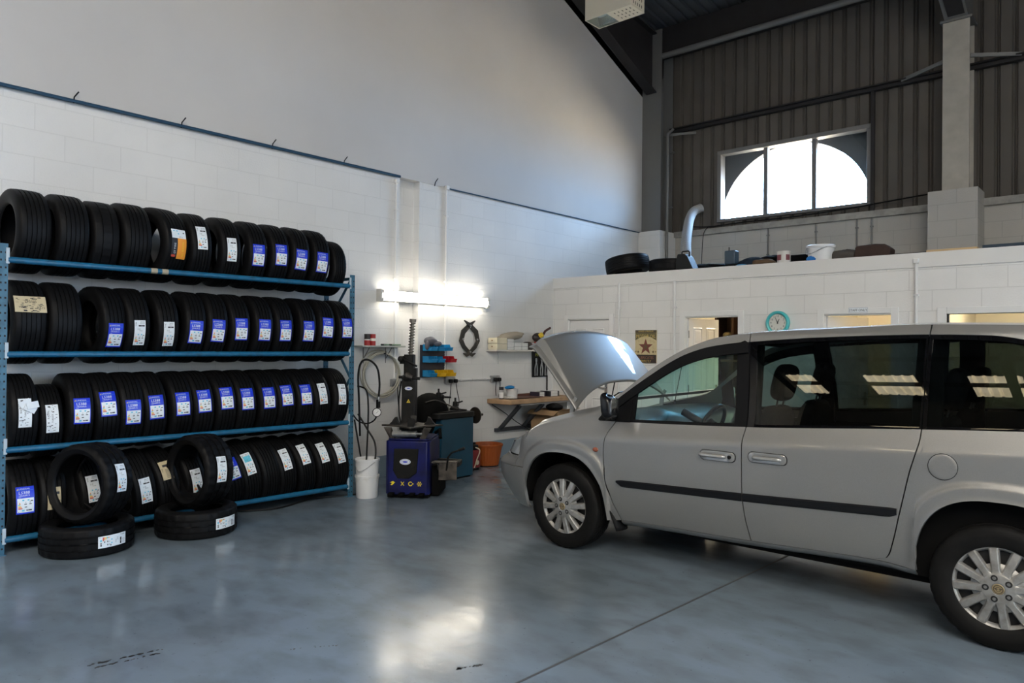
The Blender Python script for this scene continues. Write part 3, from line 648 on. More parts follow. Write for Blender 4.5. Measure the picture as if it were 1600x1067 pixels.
# ---- tyre meshes: axis along local Y, sticker side towards local +X
TM = Matrix(((1, 0, 0, 0), (0, 0, 1, 0), (0, 1, 0, 0), (0, 0, 0, 1)))
def tyre_mesh(name, R, w, rb, style):
    hw = w / 2; prof = [(rb, -.74 * hw), (rb + .004, -.86 * hw), (rb + .014, -.92 * hw), (rb + .03, -.97 * hw), (rb + .5 * (R - rb), -1.04 * hw), (R - .048, -1.02 * hw), (R - .030, -.985 * hw), (R - .015, -.92 * hw), (R - .005, -.83 * hw)]
    gr = {'road': (-.50, -.17, .17, .50), 'rib': (-.55, -.28, 0, .28, .55), 'chunky': (-.42, 0, .42), 'slick': (-.35, .35)}[style]
    gw = {'road': .045, 'rib': .03, 'chunky': .05, 'slick': .03}[style]; gd = .009
    tread = []
    hs = sorted([-.8] + [g + k * gw for g in gr for k in (-1.25, -.9, .9, 1.25)] + [.8])
    for h in hs:
        ing = any(abs(h - g) < gw for g in gr); tread.append((R - .004 * (h / .8) ** 4 - (gd if ing else 0), h * hw))
    prof += tread + [(r, -h) for r, h in prof[::-1]]
    n0 = len(prof)
    prof += [(rb + .008, .70 * hw), (rb + .05, .86 * hw), (R - .04, .88 * hw), (R - .022, .7 * hw), (R - .020, 0), (R - .022, -.7 * hw), (R - .04, -.88 * hw), (rb + .05, -.86 * hw), (rb + .008, -.70 * hw)]
    N = 96; m = MB(); vs = []
    for i in range(N):
        a = 2 * PI * i / N
        for j, (r, h) in enumerate(prof):
            k = r; aa = a; ah = abs(h) / hw
            if j < n0 and r > R - .02:
                if style == 'chunky':
                    if ah > .47: k -= .008 * ((i + (0 if h > 0 else 2)) % 4 == 0)
                    else: k -= .008 * ((i + (1 if h > 0 else 3)) % 6 == 0); aa += .02 * math.sin(h / hw * 6)
                elif style == 'road' and ah > .56: k -= .004 * ((i + (0 if h > 0 else 1)) % 3 == 0)
                elif style == 'rib' and ah > .6: k -= .003 * (i % 2)
                elif style == 'slick': k -= .003 * (((i + int(ah * 10)) % 3) == 0); 
            vs.append((k * math.cos(aa), k * math.sin(aa), h))
    m.add(vs, [], 0, TM); L = len(prof)
    for i in range(N):
        i2 = (i + 1) % N
        for j in range(L):
            j2 = (j + 1) % L; m.f.append((i * L + j, i2 * L + j, i2 * L + j2, i * L + j2)); m.m.append(0)
    return mesh(name, m, RUBBER, 50)
TY = {'road': (tyre_mesh('tyre_road', .324, .190, .198, 'road'), .324, .19), 'wide': (tyre_mesh('tyre_wide', .329, .230, .205, 'rib'), .329, .230),
      'rib': (tyre_mesh('tyre_rib', .325, .190, .20, 'rib'), .325, .190), 'chunky': (tyre_mesh('tyre_chunky', .325, .225, .205, 'chunky'), .325, .225),
      'low': (tyre_mesh('tyre_low', .308, .265, .224, 'chunky'), .308, .265), 'slick': (tyre_mesh('tyre_slick', .322, .205, .20, 'slick'), .322, .205), 'small': (tyre_mesh('tyre_small', .29, .165, .18, 'rib'), .29, .165)}
# ---- paper labels, bent round the tread
def sticker(kind, R):
    m = MB()
    def rect(x0, x1, y0, y1, mi, lift):
        k = max(1, int((y1 - y0) / .02)); vs = []
        for i in range(k + 1):
            y = y0 + (y1 - y0) * i / k; vs += [(x0, y, lift), (x1, y, lift)]
        m.add(vs, [(2 * i, 2 * i + 1, 2 * i + 3, 2 * i + 2) for i in range(k)], mi)
    def tri(pts, mi, lift): m.add([(x, y, lift) for x, y in pts], [tuple(range(len(pts)))], mi)
    def tx(s, x, y, size, mi, al='LEFT', sx=1., rot=0, shear=0): m.text(s, size, Matrix.Translation((x, y, .0026)) @ Matrix.Rotation(rot, 4, 'Z'), mi, al, sx, shear)
    # materials: 0 paper 1 blue 2 ink 3 cyan 4 orange 5 red 6 yellow 7 tan
    def energy(x0, x1, y0, h, seed):
        rnd = random.Random(seed); w_ = x1 - x0
        for i, c in enumerate((3, 6, 4, 5)): rect(x0 + .06 * w_, x0 + .06 * w_ + .012 + .005 * i, y0 + h * (.52 - .09 * i), y0 + h * (.59 - .09 * i), c, .002)
        tri([(x0 + .08 * w_, y0 + h * .60), (x0 + .20 * w_, y0 + h * .60), (x0 + .14 * w_, y0 + h * .76)], 4, .002)
        for xx, yy in ((.30, .86), (.62, .86)): rect(x0 + xx * w_, x0 + (xx + .12) * w_, y0 + h * (yy - .04), y0 + h * (yy + .06), 3, .002)
        for xx, yy in ((.42, .58), (.72, .58), (.44, .38), (.80, .80)): rect(x0 + xx * w_, x0 + (xx + .15) * w_, y0 + h * (yy - .03), y0 + h * (yy + .03), 2, .002)
        tx('C', x0 + .46 * w_, y0 + h * .70, .014, 2); tx('B', x0 + .74 * w_, y0 + h * .70, .014, 2)
        rect(x0 + .55 * w_, x0 + .88 * w_, y0 + h * .10, y0 + h * .19, 2, .002); tx('72', x0 + .60 * w_, y0 + h * .15, .012, 0)
        rect(x0 + .28 * w_, x0 + .44 * w_, y0 + h * .08, y0 + h * .2, 3, .002); rect(x0 + .05 * w_, x0 + .10 * w_, y0 + h * .04, y0 + h * .08, 2, .002)
    if kind == 'blue':
        w, h = .118, .205; rect(-w / 2, w / 2, -h / 2, h / 2, 1, .0012); rect(-w / 2 + .007, w / 2 - .005, -h / 2 + .011, .014, 0, .0017)
        tx('LANDSAIL', -w / 2 + .018, .085, .0175, 0, 'LEFT', .92, 0, .2); tri([(-w / 2 + .006, .077), (-w / 2 + .016, .077), (-w / 2 + .014, .092)], 6, .0024)
        rect(-w / 2 + .006, w / 2 - .006, .0725, .0735, 3, .002)
        tx('LS388', -w / 2 + .016, .056, .030, 0, 'LEFT', 1.0, 0, .1); tx('195/65R15', -w / 2 + .016, .034, .0165, 0); tx('91V', -w / 2 + .016, .021, .010, 0)
        energy(-w / 2 + .007, w / 2 - .005, -h / 2 + .011, .104, 1)
    elif kind in ('white', 'teal'):
        w, h = .088, .215; rect(-w / 2, w / 2, -h / 2, h / 2, 0, .0012)
        tx('TYRE', -w / 2 + .012, .075, .016, 2, 'CENTER', 1, PI / 2); tx('205/55', .0, .092, .013, 2); tx('R16 91V', .0, .079, .010, 2)
        rect(-.012, w / 2 - .008, .055, .067, 2, .002); tx('XL', .014, .061, .010, 0, 'CENTER'); tx('|| |||', -.02, .035, .014, 2); tx('8H220', -.005, .020, .009, 2)
        if kind == 'teal': rect(-w / 2 + .012, w / 2 - .01, .015, .075, 3, .0023)
        energy(-w / 2 + .004, w / 2 - .004, -h / 2 + .004, .105, 2)
    elif kind == 'orange':
        w, h = .135, .26; rect(-w / 2, w / 2, .05, h / 2, 0, .0012); rect(-.015, w / 2 + .002, -h / 2, .05, 4, .0012); rect(-w / 2 - .004, -.015, -h / 2 + .02, .05, 2, .0012)
        for xx, yy in ((-.05, .115), (-.02, .115), (.04, .10), (-.01, .09)): rect(xx, xx + .014, yy - .005, yy + .005, 3 if xx < 0 else 2, .002)
        tx('A/T 4', .0, .062, .014, 2); tx('ALL SEASON', .038, -.045, .024, 6, 'CENTER', 1, PI / 2); tx('GT TYRE', -.04, -.04, .024, 0, 'CENTER', 1, PI / 2); rect(-.066, -.03, -.115, -.095, 5, .002)
    elif kind == 'tan':
        w, h = .09, .17; rect(-w / 2, w / 2, -h / 2, h / 2, 7, .0012); rect(-.02, .035, .03, .05, 2, .002); tx('TYRE', -.032, .0, .016, 2, 'CENTER', 1, PI / 2)
        for k in range(7): rect(-.01, .02 + .003 * (k % 3), -.07 + .012 * k, -.066 + .012 * k, 2, .002)
    elif kind == 'band':
        w, h = .21, .135; rect(-w / 2, w / 2, -h / 2, h / 2, 7, .0012); rnd = random.Random(3)
        for k in range(46):
            x = rnd.uniform(-w / 2 + .006, w / 2 - .03); y = rnd.uniform(-h / 2 + .004, h / 2 - .012); rect(x, x + rnd.uniform(.008, .026), y, y + rnd.uniform(.002, .007), 2, .002)
        tx('195/65', -.0, .02, .03, 2, 'CENTER'); tx('TYRE', -.08, -.03, .02, 2); tx('R15', .055, -.03, .024, 2)
    elif kind == 'grey':
        w, h = .085, .22; rect(-w / 2, w / 2, -h / 2, h / 2, 0, .0012); rnd = random.Random(5)
        for k in range(26):
            x = rnd.uniform(-w / 2 + .004, w / 2 - .02); y = rnd.uniform(-h / 2 + .004, h / 2 - .01); rect(x, x + rnd.uniform(.004, .016), y, y + rnd.uniform(.003, .007), 2, .002)
        tx('RADIAL', -.028, .03, .02, 2, 'CENTER', 1, PI / 2); tx('TUBELESS', .0, 0, .016, 2, 'CENTER', 1, PI / 2)
    out = []
    for x, y, l in m.v:
        a = y / R; out.append(((R + l + .0008) * math.cos(a), x, (R + l + .0008) * math.sin(a)))
    m.v = out
    return mesh('label_' + kind, m, [PAPER, SBLUE, INK, SCYAN, SORANGE, SRED, SYEL, TAN], 0)
_st = {}
def st(kind, R):
    k = (kind, round(R, 3))
    if k not in _st: _st[k] = sticker(kind, R)
    return _st[k]
LN = {'blue': 'blue and white', 'white': 'white', 'orange': 'orange, white and black', 'tan': 'tan', 'band': 'wide tan', 'grey': 'grey printed', 'teal': 'white and teal'}
def tyre(P, kind, lab, ang, rot, label, group):
    me, R, w = TY[kind]; o = bpy.data.objects.new('tyre', me); COL.objects.link(o); o.location = P; o.rotation_euler = rot
    tag(o, label, 'tyre', group)
    if lab:
        for k, a in ([(lab, ang)] if isinstance(lab, str) else lab):
            c = obj('paper_label', st(k, R), None, o, rot=(0, -a, 0)); c['label'] = LN[k] + ' paper label'
    return o
ORD = ['leftmost', 'second', 'third', 'fourth', 'fifth', 'sixth', 'seventh', 'eighth', 'ninth', 'tenth', 'eleventh', 'twelfth', 'thirteenth', 'fourteenth', 'fifteenth']
def rowplace(t, kind, zb, dz=0):
    R = TY[kind][1]; return TR @ Vector((DB / 2, t, zb + math.sqrt((R + .024) ** 2 - (DB / 2 - .0) ** 2 + 0) + dz))
ROWS = [
 [(.165, 'wide', None, 0, .09, 0), (.435, 'wide', None, 0, .06, 0), (.68, 'slick', None, 0, .03, 0), (.915, 'wide', None, 0, .03, 0), (1.17, 'wide', 'orange', -.02, .26, 0), (1.45, 'rib', 'white', .25, .02, -.03), (1.725, 'rib', 'white', 0, 0, -.03), (1.985, 'road', 'blue', -.08, 0, 0), (2.215, 'road', 'blue', 0, 0, 0), (2.445, 'road', 'blue', -.08, -.04, .06), (2.675, 'road', 'blue', -.1, -.03, .04), (2.90, 'small', None, 0, 0, .02)],
 [(.15, 'wide', 'band', .42, .05, 0), (.40, 'wide', None, 0, .02, 0), (.71, 'road', 'blue', -.28, .15, 0), (.925, 'road', 'white', -.2, .05, -.02), (1.17, 'road', 'white', -.22, .02, -.02), (1.41, 'road', 'blue', -.15, 0, .05), (1.61, 'road', 'blue', -.1, 0, .05), (1.825, 'road', 'blue', -.04, 0, 0), (2.055, 'road', 'blue', -.05, 0, .02), (2.27, 'road', 'blue', -.05, 0, 0), (2.52, 'road', 'blue', -.05, 0, .02), (2.745, 'road', 'blue', .08, -.03, .07), (2.965, 'road', 'blue', .08, 0, .01)],
 [(.13, 'rib', [('grey', .12)], 0, .02, 0), (.325, 'small', 'grey', .12, 0, -.02), (.52, 'road', 'blue', .1, 0, 0), (.715, 'road', 'blue', .25, 0, -.05), (.90, 'road', 'blue', 0, 0, -.02), (1.085, 'road', 'blue', .1, 0, -.05), (1.305, 'road', 'blue', .15, 0, -.03), (1.495, 'road', 'blue', .2, 0, -.05), (1.70, 'road', 'blue', .25, 0, -.04), (1.895, 'road', 'blue', .2, 0, -.03), (2.11, 'road', 'blue', .2, 0, -.03), (2.30, 'road', 'blue', .25, 0, -.05), (2.505, 'road', 'blue', .25, 0, -.03), (2.695, 'rib', 'white', .25, 0, -.07), (2.915, 'rib', 'white', .2, 0, .03)],
 [(.145, 'road', 'blue', .17, 0, 0), (.335, 'rib', 'tan', .12, 0, 0), (.60, 'rib', 'white', .24, .05, -.08), (1.00, 'rib', 'white', .02, .02, -.16), (1.19, 'rib', 'tan', .5, .05, -.16), (1.42, 'rib', 'white', .1, .05, -.14), (1.77, 'road', 'blue', .32, .04, -.24), (1.945, 'rib', 'teal', .42, .02, -.22), (2.14, 'rib', None, 0, .02, -.16), (2.315, 'rib', 'white', .42, .02, -.18), (2.53, 'rib', 'white', .52, 0, -.18), (2.74, 'rib', 'white', .50, 0, -.16), (2.925, 'rib', 'white', .42, 0, -.14)]]
RN = ['top', 'second', 'third', 'bottom']
for ri, row in enumerate(ROWS):
    n = len(row)
    for i, (t, k, lab, ang, yaw, lean) in enumerate(row):
        P = rowplace(t, k, BZ[ri])
        where = ORD[i] + (' from left' if 0 < i < n - 1 else '') if i < n - 1 else 'rightmost'
        if i == 0: where = 'leftmost'
        ln = (lab if isinstance(lab, str) else lab[0][0]) if lab else None
        lb = 'black tyre %s, %s on the rack\'s %s row' % ('with %s label' % LN[ln] if ln else 'without label', where, RN[ri])
        o = tyre(P, k, lab, ang, (-lean, 0, RA + yaw), lb, 'tyres on the rack, %s row' % RN[ri])
        if ri == 2 and i == 0:
            m = MB()
            for dx, dy, an in ((.0, .06, .5), (.03, .02, -.5), (.045, .045, .2)): m.box((0, 0, 0), (.002, .085, .05), 0, Matrix.Translation((.331 + dx * .3, dx, dy)) @ Matrix.Rotation(an, 4, 'X') @ Matrix.Rotation(.2, 4, 'Z'))
            c = obj('paper_tag', m, PAPER, o, rot=(0, -.15, 0), smooth=0); c['label'] = 'bunch of white paper tags'
# pairs standing in front of the rack
tyre((-6.18, 1.98, .1125), 'chunky', 'white', 0, (-PI / 2, 0, .23), 'tyre lying flat on floor below the left standing tyre, white label', 'tyres stacked on the floor')
tyre((-6.18, 1.99, .225 + .29), 'low', 'white', .18, (-.05, 0, .46), 'chunky tyre standing on the left flat tyre, turned to show its open middle', 'tyres stacked on the floor')
tyre((-6.09, 2.79, .1125), 'chunky', 'white', 0, (-PI / 2, 0, .37), 'tyre lying flat on floor below the right standing tyre, white label', 'tyres stacked on the floor')
tyre((-6.13, 2.83, .225 + .29), 'low', 'white', .12, (-.03, 0, .17), 'chunky tyre standing on the right flat tyre in front of the rack', 'tyres stacked on the floor')
tyre((-5.92, 9.19, 2.83), 'wide', None, 0, (PI / 2, -.17, 0), 'worn tyre tilted on top of the office wall, nearest the corner', 'tyres on the mezzanine')
tyre((-5.22, 9.26, 2.76), 'slick', None, 0, (PI / 2, .02, 0), 'tyre lying flat on top of the office wall beside the tilted one', 'tyres on the mezzanine')
# ------------------------------------------------------------------ workshop things along the left wall
# fluorescent lamp
t = thing('fluorescent_lamp', 'lit twin tube fluorescent lamp fixed to the left wall', 'lamp', (XL, 6.29, 2.2))
c = MB(); c.bb(.004, .055, -.90, .90, -.062, .062); obj('batten', c, TRIMW, t, smooth=0, bevel=.008)
CAPG = mat('cap_grey', (.6, .58, .54), .5)
TUBE = mat('tube_glow', (1, 1, 1), .4, emit=((1.0, 0.90, 0.74), 26.0))
for z in (-.042, .042):
    c = MB(); c.tube([(.085, -.90, z), (.085, .90, z)], .016, 14); obj('tube', c, TUBE, t)
    for y in (-.92, .92):
        c = MB(); c.tube([(.085, y - .025, z), (.085, y + .025, z)], .022, 14); obj('end_cap', c, CAPG, t)
for y in (-.93, .93):
    c = MB(); c.bb(.01, .10, y - .012, y + .012, -.075, .075); obj('lamp_holder', c, CAPG, t, smooth=0, bevel=.005)
# shelf with two cans
t = thing('wall_shelf', 'narrow shelf on thin rods above the coiled hose', 'shelf', (XL, 5.36, 1.585))
c = MB(); c.bb(0, .17, -.32, .32, -.01, .01); obj('board', c, mat('shelf_grey', (.33, .35, .31), .6), t, smooth=0, bevel=.004)
for y in (-.2, .13):
    c = MB(); c.tube([(.02, y, -.2), (.02, y, -.01)], .005, 6); c.tube([(.02, y, -.15), (.14, y, -.012)], .005, 6); obj('bracket', c, STEELG, t)
def can(loc, r, h, mats_, label, bands):
    t = thing('can', label, 'can', loc)
    c = MB(); prof = [(0, 0), (r, 0)]; mi = []
    for z0, z1, k in bands: prof += [(r, z1 * h)]; mi.append(k)
    prof += [(r * .92, h), (r * .9, h - .004), (0, h - .004)]
    c.lathe(prof, 20, mfn=lambda i, j: (mi + [3] * 9)[j - 1] if j >= 1 else 3); obj('body', c, mats_, t)
    return t
CM = [mat('can_red', (.35, .02, .02), .35), mat('can_black', (.03, .02, .02), .4), mat('can_white', (.7, .68, .62), .4), CHROME]
can((XL + .08, 5.17, 1.596), .035, .135, CM, 'red and black can on the narrow shelf, left of the pair', [(0, .45, 0), (.45, .55, 2), (.55, 1, 1)])
can((XL + .08, 5.25, 1.596), .035, .135, CM, 'red and black can on the narrow shelf, right of the pair', [(0, .4, 0), (.4, .62, 2), (.62, 1, 0)])
for i, (y, l) in enumerate(((5.5, .22), (5.56, .16))):
    c = MB(); c.tube([(XL + .06 + .05 * i, y - l / 2, 1.606), (XL + .07 + .05 * i, y + l / 2, 1.606)], .009, 8); c.tube([(XL + .06 + .05 * i, y - l / 2, 1.606), (XL + .06 + .05 * i, y - l / 2 + .08, 1.606)], .0105, 8, 1)
    tag(obj('hand_tool', c, [mat('tool_green', (.12, .2, .12), .5), BLACK]), ['green handled tool lying on the narrow shelf, nearer the wall', 'shorter green tool lying on the narrow shelf, at its outer edge'][i], 'tool')
# coil of pale hose on the wall
c = MB(); pts = []
for i in range(5 * 36):
    a = 2 * PI * i / 36; k = i / 36; R = .262 + .010 * math.sin(k * 2.4) + .008 * math.sin(a + k)
    pts.append((XL + .03 + .014 * k + .01 * math.sin(2 * a + k), 5.40 + .008 * k - .03 + R * math.cos(a) * 1.03, 1.262 - .003 * k + .006 * math.sin(k * 3) + R * math.sin(a)))
c.tube(pts, .0085, 7); hk = thing('hose_coil', 'coil of pale plastic hose hanging on the left wall', 'hose', (0, 0, 0)); obj('coil', c, mat('hose_pale', (.42, .40, .33), .45), hk)
c = MB(); c.tube([(XL, 5.40, 1.50), (XL + .14, 5.40, 1.50), (XL + .14, 5.40, 1.53)], .007, 8); obj('hook', c, STEEL, hk)
# air line with gauge, hanging by the rack post and ending in the bucket
t = thing('air_line', 'black air hose looped over the rack end with a round pressure gauge', 'hose', (0, 0, 0))
c = MB(); c.tube(catmull([(-6.40, 4.70, .62), (-6.37, 4.66, 1.0), (-6.36, 4.64, 1.28), (-6.33, 4.66, 1.42), (-6.28, 4.72, 1.44), (-6.22, 4.78, 1.36), (-6.20, 4.80, 1.2), (-6.20, 4.79, 1.04)], 10), .011, 10); obj('loop', c, BLACK, t)
c = MB(); c.tube([(-6.20, 4.79, 1.05), (-6.20, 4.785, .98)], .016, 12); c.tube([(-6.20, 4.79, 1.0), (-6.20, 4.79, .93)], .020, 12, 1); c.box((-6.19, 4.765, .96), (.02, .015, .12), 1); obj('trigger', c, [GALV, BLACK], t)
gx, gn = Vector((-6.19, 4.76, .885)), Vector((.80, -.60, 0))
G = frame(gx, Vector((.6, .8, 0)), (0, 0, 1), gn)
c = MB(); c.lathe([(0, -.02), (.045, -.02), (.048, .0), (.048, .012), (.042, .014), (.042, .008), (0, .008)], 28, T=G); g = obj('gauge', c, BLACK, t)
c = MB(); c.lathe([(0, .009), (.040, .009)], 28, T=G); obj('dial', c, mat('dial', (.75, .75, .73), .4), g, smooth=0)
c = MB(); c.bar(gx + gn * .011 + Vector((-.006, -.008, -.01)), gx + gn * .011 + Vector((.012, .016, .016)), .003, .001, upv=gn)
for k in range(9):
    a = math.radians(-40 + k * 32.5); q = G @ Vector((math.cos(a) * .033, math.sin(a) * .033, .0105)); q2 = G @ Vector((math.cos(a) * .026, math.sin(a) * .026, .0105)); c.bar(q, q2, .002, .001, upv=gn)
obj('needle', c, INK, g, smooth=0)
c = MB(); c.tube(catmull([(-6.19, 4.765, .86), (-6.22, 4.75, .80), (-6.30, 4.72, .76), (-6.40, 4.68, .78), (-6.46, 4.64, .86)], 8), .008, 8); obj('lower_hose', c, BLACK, t)
c = MB(); c.tube(catmull([(-6.40, 4.66, 1.16), (-6.30, 4.70, 1.12), (-6.26, 4.70, .95), (-6.25, 4.69, .7), (-6.23, 4.66, .38), (-6.22, 4.64, .25)], 8), .009, 8); obj('hose', c, BLACK, t)
c = MB(); c.tube(catmull([(-6.40, 4.67, .86), (-6.30, 4.72, .70), (-6.22, 4.76, .56), (-6.17, 4.73, .40), (-6.18, 4.68, .28)], 8), .010, 8); obj('hose', c, BLACK, t)
c = MB(); c.tube(catmull([(-6.42, 4.64, .80), (-6.40, 4.70, .45), (-6.36, 4.72, .2), (-6.34, 4.66, .02), (-6.5, 4.2, .012), (-6.35, 3.7, .012), (-6.55, 3.3, .012)], 8), .009, 8)
tag(obj('floor_cable', c, BLACK), 'black hose trailing along the floor under the right end of the rack', 'hose')
# bucket (two nested)
t = thing('bucket', 'white plastic bucket stack standing by the rack\'s right post', 'bucket', (-6.20, 4.65, 0))
BW = mat('bucket_white', (.66, .67, .68), .4, noise=(7, (.5, .49, .46), .28, .45))
c = MB(); c.lathe([(0, .005), (.108, 0), (.112, .01), (.122, .215), (.128, .215), (.128, .235), (.118, .235), (.0, .12)], 32); obj('lower_bucket', c, BW, t)
c = MB(); c.lathe([(.110, .16), (.122, .385), (.130, .385), (.130, .405), (.122, .41), (.118, .405), (.108, .17), (0, .165)], 32); b_ = obj('upper_bucket', c, BW, t)
c = MB(); c.tube(catmull([(-.05, -.122, .36), (.02, -.135, .29), (.09, -.10, .31), (.128, .0, .38)], 8), .0025, 6); obj('bucket_handle', c, GALV, b_)
# ---------------- tyre changer
t = thing('tyre_changer', 'dark blue tyre changing machine with turntable and tall black column', 'machine', (-5.835, 4.89, 0), (0, 0, .6435))
NAVY = mat('navy_paint', (.004, .007, .10), .35, noise=(6, (.002, .003, .03), .3, .6)); MACH = mat('machine_black', (.009, .009, .009), .5, spec=.18, noise=(12, (.022, .02, .016), .3, .45))
GREASY = mat('greasy_steel', (.11, .095, .08), .5, .4, noise=(9, (.018, .016, .014), .38, .68))
c = MB(); c.prism([(-.235, .03), (-.205, 0), (.205, 0), (.235, .03), (.235, .56), (-.235, .56)], .04, .60); c.prism(rrect(.44, .52, .05), .60, .62, T=Matrix.Translation((0, .29, 0))); c.bb(-.22, .22, .03, .54, 0, .05, 1); cab = obj('cabinet', c, [NAVY, BLACKM], t, smooth=30, bevel=.008)
c = MB(); c.prism([(-.14, .52), (.12, .52), (.10, .27), (.02, .21), (-.10, .21), (-.15, .29)], -.012, .0, T=Matrix(((1, 0, 0, 0), (0, 0, 1, 0), (0, 1, 0, 0), (0, 0, 0, 1)))); fp = obj('front_panel', c, MACH, t, smooth=0, bevel=.004)
def oval(x, z, a, b_, y, T=None):
    m = MB(); p = [(a * math.cos(2 * PI * k / 28), b_ * math.sin(2 * PI * k / 28)) for k in range(28)]; q = [(x_ * .86, y_ * .80) for x_, y_ in p]
    X = frame((x, y, z), (1, 0, 0), (0, 0, 1), (0, -1, 0)) if T is None else T
    m.prism(p, 0, .003, 0, X); m.prism(q, .003, .0035, 1, X); m.prism([(x_ * .8, y_ * .74) for x_, y_ in p], .0035, .004, 0, X)
    m.add([(-a * .6, 0, .0045), (-a * .2, b_ * .28, .0045), (a * .2, b_ * .28, .0045), (a * .6, 0, .0045), (a * .2, -b_ * .28, .0045), (-a * .2, -b_ * .28, .0045)], [tuple(range(6))], 1, X)
    return m
obj('badge', oval(-.02, .385, .058, .030, -.012), [PAPER, SBLUE], fp, smooth=0)
c = MB(); X = frame((0, -.001, 0), (1, 0, 0), (0, 0, 1), (0, -1, 0))
def ring(m, cx_, cy_, r, w_, a0, a1, mi, X):
    k = 14
    for i in range(k):
        A = [math.radians(a0 + (a1 - a0) * (i + d) / k) for d in (0, 1)]
        m.add([(cx_ + r * math.cos(A[0]), cy_ + r * math.sin(A[0]), .002), (cx_ + r * math.cos(A[1]), cy_ + r * math.sin(A[1]), .002), (cx_ + (r - w_) * math.cos(A[1]), cy_ + (r - w_) * math.sin(A[1]), .002), (cx_ + (r - w_) * math.cos(A[0]), cy_ + (r - w_) * math.sin(A[0]), .002)], [(0, 1, 2, 3)], mi, X)
c.add([(-.185, .165, .002), (-.15, .18, .002), (-.125, .165, .002), (-.15, .158, .002)], [(0, 1, 2, 3)], 0, X); c.add([(-.18, .14, .002), (-.16, .135, .002), (-.135, .16, .002), (-.15, .165, .002)], [(0, 1, 2, 3)], 0, X)
for sg in (1, -1): c.add([(-.07, .155 + sg * .018, .002), (-.062, .155 + sg * .022, .002), (-.03, .155 - sg * .018, .002), (-.038, .155 - sg * .022, .002)], [(0, 1, 2, 3)], 0, X)
ring(c, .035, .155, .024, .010, 40, 330, 0, X); c.add([(.055, .165, .002), (.072, .155, .002), (.052, .145, .002)], [(0, 1, 2)], 0, X)
for k in range(6):
    a = k * PI / 3; c.add([(.13, .155, .002), (.13 + .026 * math.cos(a - .25), .155 + .026 * math.sin(a - .25), .002), (.13 + .026 * math.cos(a + .25), .155 + .026 * math.sin(a + .25), .002)], [(0, 1, 2)], 0, X)
obj('pedal_symbols', c, mat('symbol_yellow', (.80, .62, .02), .5), cab, smooth=0)
for x in (-.16, -.05, .06, .16):
    c = MB(); c.box((x, -.035, .055), (.055, .12, .018), 0, Matrix.Rotation(0, 4, 'X')); c.bar((x, .03, .05), (x, -.03, .05), .02, .02); obj('pedal', c, BLACKM, t, smooth=0, bevel=.004)
c = MB(); c.lathe([(0, .60), (.10, .60), (.10, .68), (.14, .70), (.14, .735), (0, .735)], 28, T=Matrix.Translation((0, .22, 0))); obj('turntable_hub', c, MACH, t)
c = MB(); q = [(.33 * math.cos(a + .15) * (1 if k % 2 == 0 else .55), .22 + .33 * math.sin(a + .15) * (1 if k % 2 == 0 else .55)) for k, a in enumerate(np.linspace(0, 2 * PI, 9)[:8])]
c.prism(q, .735, .752); tt = obj('turntable', c, GREASY, t, smooth=0, bevel=.004)
for k in range(4):
    a = k * PI / 2 + .15; ca_, sa_ = math.cos(a), math.sin(a); X = Matrix.Translation((0, .22, .752)) @ Matrix.Rotation(a, 4, 'Z')
    c = MB(); c.prism([(0, 0), (.13, 0), (.10, .03), (.07, .075), (.045, .08), (.03, .03)], -.035, .035, 0, X @ Matrix.Translation((.12, 0, 0)) @ Matrix.Rotation(PI / 2, 4, 'X')); obj('clamp_jaw', c, MACH, tt, smooth=0, bevel=.003)
c = MB(); c.tube([(-.17, .05, .665), (.09, .02, .675)], .032, 18); c.tube([(.09, .02, .675), (.15, .015, .677)], .012, 10); obj('clamp_cylinder', c, GALV, t)
for x in (-.17, .14):
    c = MB(); c.prism([(-.03, .61), (.03, .61), (.10 if x > 0 else -.10, .735), (.02 if x > 0 else -.02, .735)], -.01, .01, 0, Matrix.Translation((x, .06, 0)) @ Matrix(((1, 0, 0, 0), (0, 0, 1, 0), (0, 1, 0, 0), (0, 0, 0, 1)))); obj('slide_bracket', c, GREASY, t, smooth=0)
CX_, CY_ = -.10, .50
c = MB(); c.prism([(CX_ - .075, CY_ - .07), (CX_ + .075, CY_ - .07), (CX_ + .075, CY_ + .07), (CX_ - .075, CY_ + .07)], .60, 1.22); col = obj('column', c, mat('column_black', (.012, .012, .012), .45, spec=.2, noise=(10, (.022, .02, .018), .3, .6)), t, smooth=0, bevel=.01)
obj('badge', oval(CX_ + .005, 1.125, .042, .020, CY_ - .07), [PAPER, SBLUE], col, smooth=0)
c = MB(); X = frame((CX_ + .005, CY_ - .071, .985), (1, 0, 0), (0, 0, 1), (0, -1, 0)); c.add([(-.022, -.018, .001), (.022, -.018, .001), (0, .022, .001)], [(0, 1, 2)], 0, X); c.add([(-.003, -.012, .0015), (.003, -.012, .0015), (.003, .008, .0015), (-.003, .008, .0015)], [(0, 1, 2, 3)], 1, X); obj('warning_triangle', c, [SYEL, INK], col, smooth=0)
c = MB(); c.prism(rrect(.11, .13, .02), 1.20, 1.50, T=Matrix.Translation((CX_ + .0, CY_ - .01, 0))); c.box((CX_ - .07, CY_ - .03, 1.44), (.06, .07, .09)); c.box((CX_ + .06, CY_ - .02, 1.30), (.05, .09, .10)); c.tube([(CX_ - .11, CY_ - .06, 1.25), (CX_ + .13, CY_ - .06, 1.235)], .018, 10); c.tube([(CX_ - .07, CY_ - .08, 1.46), (CX_ + .1, CY_ - .08, 1.37)], .012, 8); c.ball((CX_ - .085, CY_ - .08, 1.45), .035, 12, 8)
obj('arm_head', c, MACH, t, smooth=40, bevel=.004)
